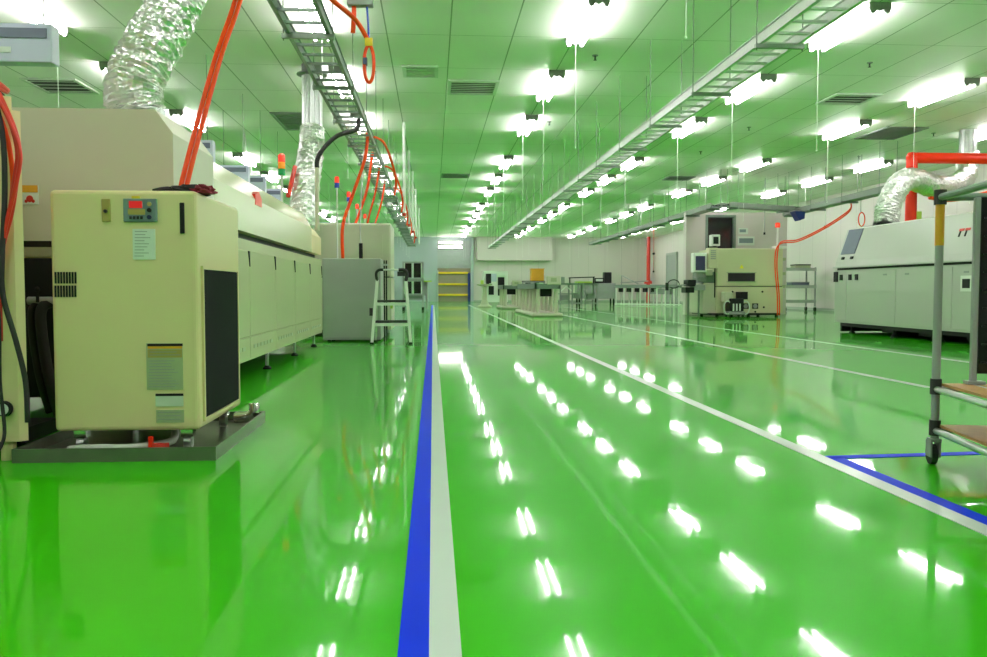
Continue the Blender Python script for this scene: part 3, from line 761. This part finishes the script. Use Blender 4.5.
def conveyor(x0,x1,y0,y1,h,nl,label,base=True,box=None):
    t = thing('conveyor', label, 'conveyor', ((x0+x1)/2,(y0+y1)/2,0), 0, 'cream pedestal conveyors')
    if base: B(x0-.08,x1+.08,y0-.08,y1+.08,.0,.12,bev=.05).build('base','cream_dull',t)
    for k in range(nl):
        y = y0+.15+(y1-y0-.3)*k/max(1,nl-1)
        for x in (x0+.12,x1-.12): 
            MB().cyl((x,y,.1 if base else 0),(x,y,h-.18),.065,n=12).build('leg','cream_dull',t)
    m = MB().box(x0,x0+.06,y0,y1,h-.18,h).box(x1-.06,x1,y0,y1,h-.18,h).box(x0,x1,y0,y0+.06,h-.18,h-.02).box(x0,x1,y1-.06,y1,h-.18,h-.02)
    m.build('side_rails','tray_green_grey',t)
    B(x0+.06,x1-.06,y0+.06,y1-.06,h-.10,h-.05).build('belt','dark',t)
    n = max(3,int((y1-y0)/.5))
    for k in range(n):
        y = y0+.2+(y1-y0-.4)*k/(n-1)
        MB().cyl((x0+.06,y,h-.03),(x1-.06,y,h-.03),.025,n=8).build('roller','steel',t)
    if box:
        q = B(x1-.42,x1+.02,y0-.02,y0+.45,h-.05,h+box,bev=.02).build('control_box','cream_dull',t)
        B(x1-.30,x1-.12,y0-.03,y0,h+.04,h+box-.06).build('switch_panel','label_green',q)
    B(x0+.2,x1-.2,y0+.5,y0+.9,h-.42,h-.18).build('motor','dark',t)
    return t
conveyor(3.15,3.95,26.1,31.5,1.05,6,'longest cream pedestal conveyor beside the aisle, with control box',True,.22)
conveyor(3.05,3.85,36.8,39.6,1.05,3,'shorter cream pedestal conveyor behind the longest one',True,.18)
t = thing('pedestal_stand', 'slender cream pedestal stand with a flared foot near the roller shutter', 'stand', (2.5,41.0,0))
MB().lathe([(.34,0),(.34,.05),(.22,.12),(.13,.35),(.10,.8),(.12,1.0),(.30,1.03),(.30,1.06)],(2.5,41.0,0),20).build('column','cream_dull',t)
B(2.15,2.85,40.7,41.3,1.06,1.12).build('table_top','label_green',t)
B(2.3,2.45,40.9,41.1,1.12,1.3).build('jig','lime',t)
B(2.58,2.72,40.9,41.1,1.12,1.24).build('jig','dark',t)
t = thing('handling_frame', 'dark handling frame carrying the orange box behind the conveyors', 'machine frame', (4.85,40.0,0))
m = MB()
for x in (4.2,4.85,5.5):
    for y in (39.5,40.5): m.box(x-.03,x+.03,y-.03,y+.03,0,1.2)
for z in (.3,.9,1.2): m.box(4.2,5.5,39.47,39.53,z-.03,z+.03).box(4.2,5.5,40.47,40.53,z-.03,z+.03)
for x in (4.2,5.5):
    for z in (.3,1.17): m.box(x-.025,x+.025,39.5,40.5,z-.02,z+.02)
m.build('frame','mid_grey',t)
B(4.2,5.5,39.5,40.5,1.2,1.26).build('deck','dark',t)
for x in (4.35,4.75,5.2): B(x,x+.22,39.45,39.8,.95,1.17).build('motor','dark',t)
t = thing('orange_box', 'square orange box standing on the dark handling frame', 'box', (4.95,39.9,1.26))
B(4.62,5.22,39.6,40.2,1.26,1.80,bev=.02).build('body','orange_box',t)
B(4.60,5.24,39.58,40.22,1.80,1.84).build('lid','orange_box',t)
t = thing('transfer_machine', 'open grey transfer machine with a lime tray on top', 'machine', (6.7,38.5,0))
m = MB()
for x in (5.75,6.3,6.9,7.45):
    for y in (38.0,39.0): m.box(x-.03,x+.03,y-.03,y+.03,0,1.1)
for z in (.22,.65,1.08): m.box(5.75,7.45,37.97,38.03,z-.025,z+.025).box(5.75,7.45,38.97,39.03,z-.025,z+.025)
for x in (5.75,7.45):
    for z in (.22,1.06): m.box(x-.025,x+.025,38,39,z-.02,z+.02)
m.build('frame','mid_grey',t)
B(5.7,7.5,37.9,39.1,1.08,1.14).build('deck','tray_green_grey',t)
B(6.55,7.2,38.0,38.8,1.14,1.22).build('tray','lime',t)
m = MB().bar((5.75,38.2,.7),(6.05,38.2,1.0),.03,.05).bar((6.05,38.2,1.0),(6.35,38.2,.75),.03,.05); m.build('link_arm','white_paint',t)
for x,z in ((5.85,.35),(6.4,.45),(7.0,.38)): B(x,x+.3,38.05,38.5,z,z+.25).build('drive_unit','mid_grey',t)
m = MB().bar((6.2,38.4,1.38),(7.4,38.4,1.42),.08,.05).cyl((6.25,38.4,1.14),(6.25,38.4,1.4),.03).cyl((7.35,38.4,1.14),(7.35,38.4,1.42),.03)
m.build('gantry','dark',t)
B(5.78,5.95,38.0,38.2,1.14,1.42).build('valve_block','mid_grey',t)
t = thing('enclosed_conveyor', 'long grey enclosed conveyor before the end wall', 'conveyor', (8.8,46.3,0))
B(7.9,10.0,45.8,46.8,.35,1.2,bev=.02).build('cover','mid_grey',t)
B(7.95,9.95,45.78,45.83,.72,.78).build('cover_seam','mid_grey',t)
m = MB()
for x in (8.0,8.9,9.9):
    for y in (45.9,46.7): m.box(x-.04,x+.04,y-.04,y+.04,0,.35)
m.build('legs','dark',t)
t = thing('label_printer', 'black printer with pale paper slot on the grey enclosed conveyor', 'printer', (9.3,46.1,1.2))
B(8.85,9.35,45.85,46.4,1.2,1.48).build('body','dark',t)
B(8.90,9.28,45.84,45.86,1.30,1.42).build('paper_slot','paper',t)
B(9.38,9.78,45.85,46.4,1.2,1.80,bev=.03).build('feeder','dark',t)
t = thing('transfer_table', 'long low transfer table with pale legs near the right wall', 'table', (11.3,45.0,0))
pA, pB = Vector((10.1,45.8,0)), Vector((12.75,43.2,0)); dd = (pB-pA).normalized(); sd = Vector((-dd.y,dd.x,0))
m = MB().bar(pA+Vector((0,0,1.0)),pB+Vector((0,0,1.0)),.6,.07); m.build('table_top','tray_green_grey',t)
for s in (-1,1):
    MB().bar(pA+sd*.3*s+Vector((0,0,1.02)),pB+sd*.3*s+Vector((0,0,1.02)),.05,.16).build('side_rail','tray_green_grey',t)
    MB().bar(pA+sd*.27*s+Vector((0,0,.06)),pB+sd*.27*s+Vector((0,0,.06)),.05,.06).build('floor_rail','white_paint',t)
for k in range(8):
    c = pA + (pB-pA)*((k+.15)/7.4)
    for s in (-1,1): MB().bar(c+sd*.27*s+Vector((0,0,.0)),c+sd*.27*s+Vector((0,0,.97)),.06,.06).build('leg','white_paint',t)
for k in range(5):
    c = pA + (pB-pA)*((k+.5)/7.4) + Vector((0,0,.82)); MB().bar(c-dd*.1,c+dd*.1,.3,.22).build('drive_unit','dark',t)
c = pA + (pB-pA)*.72 + Vector((0,0,.75)); MB().bar(c-dd*.6,c+dd*.6,.3,.3).build('tray_under','mid_grey',t)
MB().bar(pA+dd*.3+Vector((0,0,1.6)),pA+dd*1.3+Vector((0,0,1.15)),.06,.05).build('sloping_arm','mid_grey',t)
MB().bar(pA+dd*.2+Vector((0,0,1.22)),pA+dd*1.9+Vector((0,0,1.3)),.06,.05).build('guide_bar','mid_grey',t)
MB().bar(pA+dd*.25+Vector((0,0,.98)),pA+dd*.25+Vector((0,0,1.62)),.05,.05).build('post','mid_grey',t)
t = thing('red_riser_pipe', 'dark red vertical pipe with a flanged foot against the far wall', 'pipe', (15.1,58.6,0))
MB().cyl((15.1,58.6,0),(15.1,58.6,ZC),.13,n=16).build('pipe','red_cable',t)
MB().lathe([(.28,1.25),(.28,1.42),(.14,1.5)],(15.1,58.6,0),16).build('flange','red_cable',t)
t = thing('pendant_cord', 'thin red pendant cord with a black ball near the grey door', 'cord', (13.2,50,1.9))
MB().cyl((13.2,50,1.95),(13.2,50,ZC),.012,n=6).build('cord','red_cable',t)
MB().sphere((13.2,50,3.0),.08,10).build('ball','dark',t); MB().sphere((13.2,50,1.93),.06,8).build('tip','dark',t)

# ------------------------------------------------------------------ right: placement machine
MX, MY = 8.75, 25.6
t = thing('placement_machine', 'large cream placement machine with feeder cart before the white partition', 'machine', (9.8,26.5,0))
B(MX,10.85,MY,27.4,.12,.93).build('base','cream_machine',t)
B(MX,10.85,MY,27.4,.95,2.12,bev=.03).build('upper_cover','cream_machine',t)
B(MX+.02,10.83,MY+.02,27.38,.93,.95).build('gap','dark',t)
q = B(9.10,9.95,MY-.02,MY+.05,1.10,1.36).build('slot_window','black_gloss',t)
m = MB().box(9.06,9.99,MY-.03,MY,1.07,1.10).box(9.06,9.99,MY-.03,MY,1.36,1.39); m.build('slot_frame','label_green',q)
m = MB().prism([(9.46,1.50),(9.60,1.50),(9.53,1.63)],'y',MY-.006,MY+.002); m.build('warning_triangle','yellow',t)
for x in (9.58,9.88): 
    q = B(x,x+.19,MY-.012,MY+.02,.25,.42).build('fan_grille','dark',t)
    MB().cyl((x+.095,MY-.02,.335),(x+.095,MY-.008,.335),.07,n=14).build('fan_guard','mid_grey',q)
for x,z in ((9.25,.78),(10.2,.78),(10.25,.3),(9.98,.16)): MB().cyl((x,MY-.02,z),(x,MY+.01,z),.03,n=10).build('latch','dark',t)
B(8.5,10.75,MY-.08,27.3,.06,.12).build('floor_rail','dark',t)
for x in (8.8,9.8,10.7):
    for y in (MY+.1,27.2): MB().cyl((x,y,0),(x,y,.1),.05,n=10).build('foot','dark',t)
B(8.35,MX,MY+.1,27.1,.10,1.05,bev=.02).build('side_base','cream_dull',t)
B(8.42,MX,MY+.2,27.0,1.05,1.4).build('conveyor_bay','tray_green_grey',t)
q = B(8.0,8.42,MY-.05,MY+.25,1.38,1.98,bev=.02).build('screen_housing','plastic_white',t)
B(8.06,8.36,MY-.06,MY-.04,1.44,1.88).build('screen','screen_blue',q)
B(8.1,8.4,MY+.0,MY+.2,1.20,1.38).build('keyboard_tray','mid_grey',t)
q = B(8.45,8.74,MY-.14,MY+.2,1.5,2.13,bev=.02).build('control_box','cream_machine',t)
m = MB()
for k in range(5): m.box(8.5,8.66,MY-.15,MY-.13,1.78+k*.06,1.81+k*.06)
m.build('slots','mid_grey',q)
q = B(8.62,8.88,MY+.1,MY+.4,2.2,2.55,bev=.02).build('monitor','plastic_white',t); B(8.66,8.82,MY+.085,MY+.12,2.26,2.48).build('monitor_screen','dark',q)
B(8.70,8.80,MY+.2,MY+.3,2.1,2.2).build('monitor_neck','dark',t)
for x0,x1,z0,z1,mm in ((7.85,8.1,.95,1.15,'dark'),(8.05,8.4,.82,1.0,'mid_grey'),(7.78,8.05,.75,.92,'dark'),(8.15,8.42,1.08,1.25,'tray_green_grey'),(8.3,8.62,1.28,1.46,'cream_dull')):
    B(x0,x1,MY+.0,MY+.5,z0,z1,bev=.015,seg=1).build('feeder_module',mm,t)
for x in (7.92,8.25): MB().bar((x,MY+.2,0),(x,MY+.2,.85),.05,.05).build('support_leg','rod',t)
MB().cyl((8.66,MY-.08,.6),(8.66,MY-.08,1.5),.02,n=8).build('guide_rod','dark',t)
a=[(7.45+.18*math.cos(u),MY+.2,1.02+.13*math.sin(u)) for u in [2*PI*k/10 for k in range(11)]]
MB().tube(a,.015,6,2).build('cable_loop','dark',t,smooth=True)
B(7.2,7.28,MY+.15,MY+.25,.82,1.06).build('pendant_switch','dark',t)
MB().bar((7.28,MY+.2,.95),(7.85,MY+.2,1.0),.04,.04).build('bracket_arm','mid_grey',t)
B(10.6,10.95,MY-.05,MY+.3,2.12,2.2).build('hose_clamp','plastic_white',t)
for z in (.9,1.3,1.75): B(10.85,10.98,MY+.1,MY+.4,z,z+.09).build('side_handle','label_green',t)
beacon(10.72,25.75,2.13,2.78,['red_lens'],'red-topped signal pole on the right placement machine',.075,.13)
t = thing('feeder_cart', 'black motor unit with white coil hoses at the placement machine base', 'feeder cart', (9.2,25.3,0))
B(8.98,9.42,25.05,25.5,.18,.58,bev=.03).build('body','dark',t)
B(9.32,9.55,25.1,25.5,.55,.78).build('junction','dark',t)
B(8.85,9.10,25.15,25.5,.48,.78,bev=.03).build('tank','cream_dull',t)
for x in (9.08,9.18,9.28): MB().cyl((x,25.02,.2),(x,25.02,.42),.025,n=8).build('spool','paper',t)
for xc in (8.92,9.48):
    a=[(xc+.12*math.cos(u),25.08,.30+.2*math.sin(u)) for u in [2*PI*k/10 for k in range(11)]]
    MB().tube(a,.02,6,2).build('coil_hose','paper',t,smooth=True)
for x in (9.0,9.4):
    for y in (25.1,25.45): MB().cyl((x-.02,y,.05),(x+.02,y,.05),.05,n=12).build('caster','rubber',t)
B(8.95,9.45,25.05,25.5,.09,.18).build('chassis','mid_grey',t)
for k,(dx,dz) in enumerate(((0,0),(.06,.05))):
    p = [(10.62+dx,25.42,.05),(10.60+dx,25.42,.7),(10.52+dx,25.42,1.5),(10.54+dx,25.42,2.05),(10.70,25.38,2.27+dz),(11.1,25.1,2.32+dz),(11.45,24.2,2.62+dz),(11.7,23.2,3.02+dz),(11.62,22.9,3.28)]
    tag(MB().tube(p,.02,8,8).build('air_hose','orange_hose',smooth=True,loc=p[0]),'%s of two orange hoses sagging from the right trunking down the placement machine' % ('lower','upper')[k],'hose','orange hoses on the placement machine')
# fire-sign plates on the partition
t = thing('notice_plate', 'upper blue-white notice plate on the partition right of the window', 'notice', (10.4,28,2.75), 0, 'notice plates on the partition')
B(10.3,10.62,PY-.02,PY+.003,2.72,2.92).build('plate','paper',t); B(10.33,10.55,PY-.025,PY-.018,2.78,2.88).build('printed_band','panel_blue',t)
t = thing('notice_plate', 'lower wide blue-grey notice plate on the partition right of the window', 'notice', (10.5,28,2.35), 0, 'notice plates on the partition')
B(10.28,10.85,PY-.02,PY+.003,2.34,2.64).build('plate','paper',t); B(10.32,10.80,PY-.025,PY-.018,2.42,2.58).build('printed_band','panel_blue',t)
for x,y,zb,lb in ((11.0,27.5,2.75,'thin dark pendant cord before the white partition'),(12.6,26.5,2.9,'thin white pendant cord right of the red-topped signal pole')):
    t = thing('pendant_cord', lb, 'cord', (x,y,zb), 0, 'pendant cords by the partition')
    MB().cyl((x,y,zb),(x,y,ZC),.012,n=6).build('cord','mid_grey' if x<12 else 'cord_white',t)
    MB().cyl((x,y,zb-.08),(x,y,zb),.035,n=8).build('plug','dark',t)
t = thing('pendant_cord', 'pendant cord ending in an orange loop above the right oven', 'cord', (11.75,23.0,2.6))
MB().cyl((11.75,22.6,2.95),(11.75,22.6,ZC),.010,n=6).build('cord','mid_grey',t)
a=[(11.78+.09*math.cos(u),22.6,2.78+.19*math.sin(u)) for u in [PI/2+2*PI*k/10 for k in range(11)]]
MB().tube(a,.016,6,2).build('loop','orange_hose',t,smooth=True)

# utility cart by the right wall
t = thing('utility_cart', 'grey two-shelf utility cart standing by the right wall', 'cart', (14.3,32.6,0))
for x in (13.75,14.95):
    for y in (32.2,33.0):
        q = MB().bar((x,y,.18),(x,y,1.72),.05,.05).build('post','mid_grey',t)
        MB().cyl((x-.03,y,.08),(x+.03,y,.08),.08,n=12).build('caster','rubber',q)
        B(x-.03,x+.03,y-.03,y+.03,.10,.2).build('caster_fork','steel',q)
for z in (.35,.92,1.6):
    q = B(13.72,14.98,32.17,33.03,z,z+.05).build('shelf','mid_grey',t)
    B(13.72,14.98,32.15,32.18,z-.02,z+.10).build('shelf_lip','grey_panel',q)
t = thing('carton', 'flat dark carton on the upper shelf of the utility cart', 'carton', (14.5,32.6,1.65))
B(14.25,14.85,32.4,32.9,1.65,1.80).build('body','label_green',t); B(14.24,14.86,32.39,32.91,1.80,1.84).build('lid','dark',t)
t = thing('carton', 'low grey carton on the middle shelf of the utility cart', 'carton', (14.4,32.6,.97))
B(14.1,14.8,32.4,32.9,.97,1.12).build('body','lavender_dark',t); B(14.09,14.81,32.39,32.91,1.12,1.15).build('lid','mid_grey',t)

# ------------------------------------------------------------------ right: long white oven
RX = 8.02
t = thing('reflow_oven', 'long white reflow oven with a sloped hood at the right side', 'oven', (8.8,13,0))
B(RX,10.0,9.5,16.4,.2,1.23).build('lower_body','pale_green',t)
B(RX+.03,9.97,9.53,16.37,1.23,1.27).build('gasket','dark',t)
B(RX-.05,10.0,9.5,16.4,1.27,1.30).build('ledge','pale_green',t)
hp = [(RX,1.30),(RX+.02,1.40),(RX+.24,2.03),(RX+.32,2.06),(9.8,2.06),(10.0,1.9),(10.0,1.30)]
MB().prism(hp,'y',9.5,16.4).build('hood','pale_green',t)
YD = [9.52,11.0,12.55,14.15,15.9,16.38]
for a,b in zip(YD[:-1],YD[1:]):
    q = B(RX-.012,RX+.01,a+.006,b-.006,.24,1.2,bev=.004,seg=1).build('side_door','pale_green',t)
    if b-a > 1:
        for y in (a+.35,b-.35): B(RX-.018,RX,y-.06,y+.06,1.10,1.13).build('door_latch','mid_grey',q)
def slope(y0,y1,f0,f1,d,name,m,par):
    """panel lying on the hood slope; f runs 0..1 up the slope"""
    a0 = Vector((RX+.02,0,1.40)); a1 = Vector((RX+.24,0,2.03)); n = Vector((-.63,0,.22)).normalized()*d
    P = lambda f,y: a0.lerp(a1,f)+Vector((0,y,0))
    g = MB(); c = [P(f0,y0),P(f0,y1),P(f1,y1),P(f1,y0)]
    A=[g.b.verts.new(v-n*.3) for v in c]; D=[g.b.verts.new(v+n) for v in c]
    g.b.faces.new(A[::-1]); g.b.faces.new(D)
    for i in range(4): g.b.faces.new((A[i],A[(i+1)%4],D[(i+1)%4],D[i]))
    bmesh.ops.recalc_face_normals(g.b, faces=g.b.faces)
    return g.build(name,m,par)
slope(15.75,16.3,.22,.99,.012,'hood_screen','lavender_dark',t)
for y in (15.75,16.1): slope(y,y+.1,.06,.13,.02,'hood_button','dark',t)
for k,y in enumerate((16.1,15.75,15.5)): B(RX-.03,RX,y-.05,y+.05,1.03,1.14).build('knob','dark',t)
B(RX-.04,RX,16.24,16.38,1.0,1.2).build('end_switch','dark',t)
q = B(RX-.02,RX,12.05,12.33,.82,1.06).build('wall_socket','plastic_white',t); B(RX-.025,RX-.018,12.1,12.28,.87,1.01).build('socket_face','dark',q)
for k,y0 in enumerate((12.62,12.47)):
    q = slope(y0-.035,y0,.42,.56,.008,'logo_stroke','dark',t)
    slope(y0-.10,y0+.02,.56,.62,.008,'logo_bar','red_cable',t)
for y in (10.2,11.6,13,14.4,15.9):
    for x in (RX+.12,9.8):
        q = MB().cyl((x,y,.03),(x,y,.2),.025,n=10).build('foot','dark',t)
        MB().lathe([(.06,0),(.06,.02),(.03,.05)],(x,y,0),12).build('foot_pad','dark',q)
m = MB().box(RX+.06,RX+.12,9.6,16.2,.13,.2).box(9.9,9.95,9.6,16.3,.02,.2).box(RX+.1,9.95,16.28,16.34,.02,.2); m.build('underframe','dark',t)
for y in (10.9,12.3,13.6,14.8): B(RX+.25,RX+.9,y-.25,y+.25,.06,.19).build('drive_unit','dark',t)
# exhaust of the right oven
t = thing('exhaust_duct', 'crinkled foil duct bending up from the white oven to an upright steel pipe', 'exhaust duct', (8.9,16.0,2.09))
foil_tube([(8.75,15.85,2.07),(8.79,15.9,2.22),(8.90,16.0,2.55),(9.28,16.3,2.96),(9.85,16.8,3.11),(10.5,17.2,3.02),(11.3,17.8,3.10),(12.05,18.5,3.42),(12.42,19.0,3.85),(12.42,19.0,4.05)],.225,'flexible_hose',t,14)
MB().lathe([(.25,2.06),(.25,2.09),(.2,2.09),(.2,2.14)],(8.75,15.85,0),24).build('collar','dark',t)
MB().cyl((12.42,19.0,3.95),(12.42,19.0,ZC-.002),.19,n=24).build('rigid_pipe','galvanised',t)
m = MB()
for k in range(4):
    a = -PI*.95 + k*.5; m.cyl((12.42+.195*math.cos(a),19+.195*math.sin(a),3.95),(12.42+.195*math.cos(a),19+.195*math.sin(a),ZC-.002),.014,n=6)
m.build('ribs','steel',t)
t = thing('red_pipe', 'thick red pipe frame standing behind the long white oven', 'pipe', (10.2,17.6,0))
MB().cyl((10.15,17.4,0),(10.15,17.4,3.64),.115,n=20).build('riser','red_paint',t,smooth=False)
MB().cyl((10.08,17.4,3.64),(15.0,17.4,3.64),.115,n=20).build('cross_pipe','red_paint',t)
MB().sphere((10.15,17.4,3.64),.125,14).build('elbow','red_paint',t,smooth=True)
MB().cyl((12.1,17.4,3.64),(12.75,17.4,3.64),.135,n=20).build('sleeve','red_paint',t)
MB().lathe([(.16,0),(.16,.03)],(10.15,17.4,0),18).build('base_flange','red_paint',t)
B(10.22,10.32,17.28,17.36,2.3,2.5).build('valve_tag','lime',t)
p = [(10.4,17.15,2.78),(10.9,17.2,2.74),(11.5,17.0,2.85),(12.1,16.8,3.05),(12.9,16.6,3.22),(14.2,16.6,3.38)]
tag(MB().tube(p,.045,10,8).build('air_hose','orange_hose',smooth=True,loc=p[0]),'orange hose sagging below the red cross pipe at the right edge','hose')

# ------------------------------------------------------------------ right: rack with two boards
RZ = math.radians(-12)
t = thing('pipe_rack', 'wheeled grey pipe rack with two brown plywood shelves at the right edge', 'rack', (2.42,3.9,0), RZ)
W, L = .62, 1.25
for x in (0, W):
    for y in (0, -L):
        q = MB().cyl((x,y,.13),(x,y,1.30),.019,n=16).build('post','mid_grey',t)
        MB().cyl((x,y,1.06),(x,y,1.27),.0205,n=16).build('yellow_sleeve','orange_box',q)
        for z in (.19,.39): MB().cyl((x,y,z-.045),(x,y,z+.03),.026,n=14).build('joint','rubber',q)
        MB().cyl((x,y,1.255),(x,y,1.325),.028,n=14).build('top_joint','rubber',q)
        c = MB().cyl((x-.013,y+.03,.05),(x+.013,y+.03,.05),.05,n=18).build('caster','rubber',t)
        m = MB().box(x-.024,x-.016,y-.02,y+.045,.04,.12).box(x+.016,x+.024,y-.02,y+.045,.04,.12).box(x-.024,x+.024,y-.025,y+.03,.115,.13)
        m.build('caster_fork','mid_grey',c)
for z in (.17,.37):
    for x in (0,W): MB().cyl((x,0,z),(x,-L,z),.016,n=12).build('shelf_rail','steel',t)
    for y in (0,-L): MB().cyl((0,y,z),(W,y,z),.016,n=12).build('shelf_rail','steel',t)
for x in (0,W): MB().cyl((x,0,1.29),(x,-L,1.29),.018,n=12).build('top_rail','tray_green_grey',t)
for y in (0,-L): MB().cyl((0,y,1.29),(W,y,1.29),.018,n=12).build('top_rail','tray_green_grey',t)
B(.015,W-.015,-L+.02,-.015,.188,.200).build('plywood_shelf','wood',t)
for k in range(4): B(.02+k*.15,.14+k*.15,-L+.02,-.015,.388,.400).build('plywood_strip','wood',t)
for k in range(3): MB().cyl((.155+k*.15,-L+.01,.394),(.155+k*.15,-.01,.394),.007,n=8).build('shelf_rod','steel',t)
t = thing('black_panel', 'black board in a grey post frame standing on the upper rack shelf', 'panel', (2.42+.135*math.cos(RZ)+.045*math.sin(RZ), 3.9+.135*math.sin(RZ)-.045*math.cos(RZ), .402), RZ)
q = B(0,.026,-.015,.015,0,.88,bev=.004,seg=1).build('frame_post','mid_grey',t)
B(-.02,.06,-.03,.03,0,.015).build('post_foot','mid_grey',t)
B(.03,.40,-.012,.012,.05,.88).build('board','black_gloss',t)
m = MB()
for k in range(9): m.box(.04,.39,-.02,-.012,.1+k*.085,.108+k*.085)
m.build('board_ribs','dark',t)

# ------------------------------------------------------------------ camera, world, colour management
cam = bpy.data.cameras.new('camera'); co = bpy.data.objects.new('camera', cam); C.objects.link(co)
cam.sensor_width = 36; cam.sensor_fit = 'HORIZONTAL'; cam.lens = 845*36/987
cam.clip_start = .05; cam.clip_end = 200
co.location = (0,0,.85)
co.rotation_euler = (PI/2 - math.radians(2.6425), 0, -math.radians(4.0909))
S.camera = co
w = bpy.data.worlds.new('world'); S.world = w; w.use_nodes = True
w.node_tree.nodes['Background'].inputs[0].default_value = (.6,.7,.8,1); w.node_tree.nodes['Background'].inputs[1].default_value = .05
S.view_settings.view_transform = 'Standard'; S.view_settings.look = 'None'
S.view_settings.gamma = 1; S.view_settings.exposure = .12; S.view_settings.use_curve_mapping = False
S.cycles.max_bounces = 10; S.cycles.diffuse_bounces = 6; S.cycles.glossy_bounces = 5
S.cycles.sample_clamp_indirect = 6
S.cycles.use_denoising = True
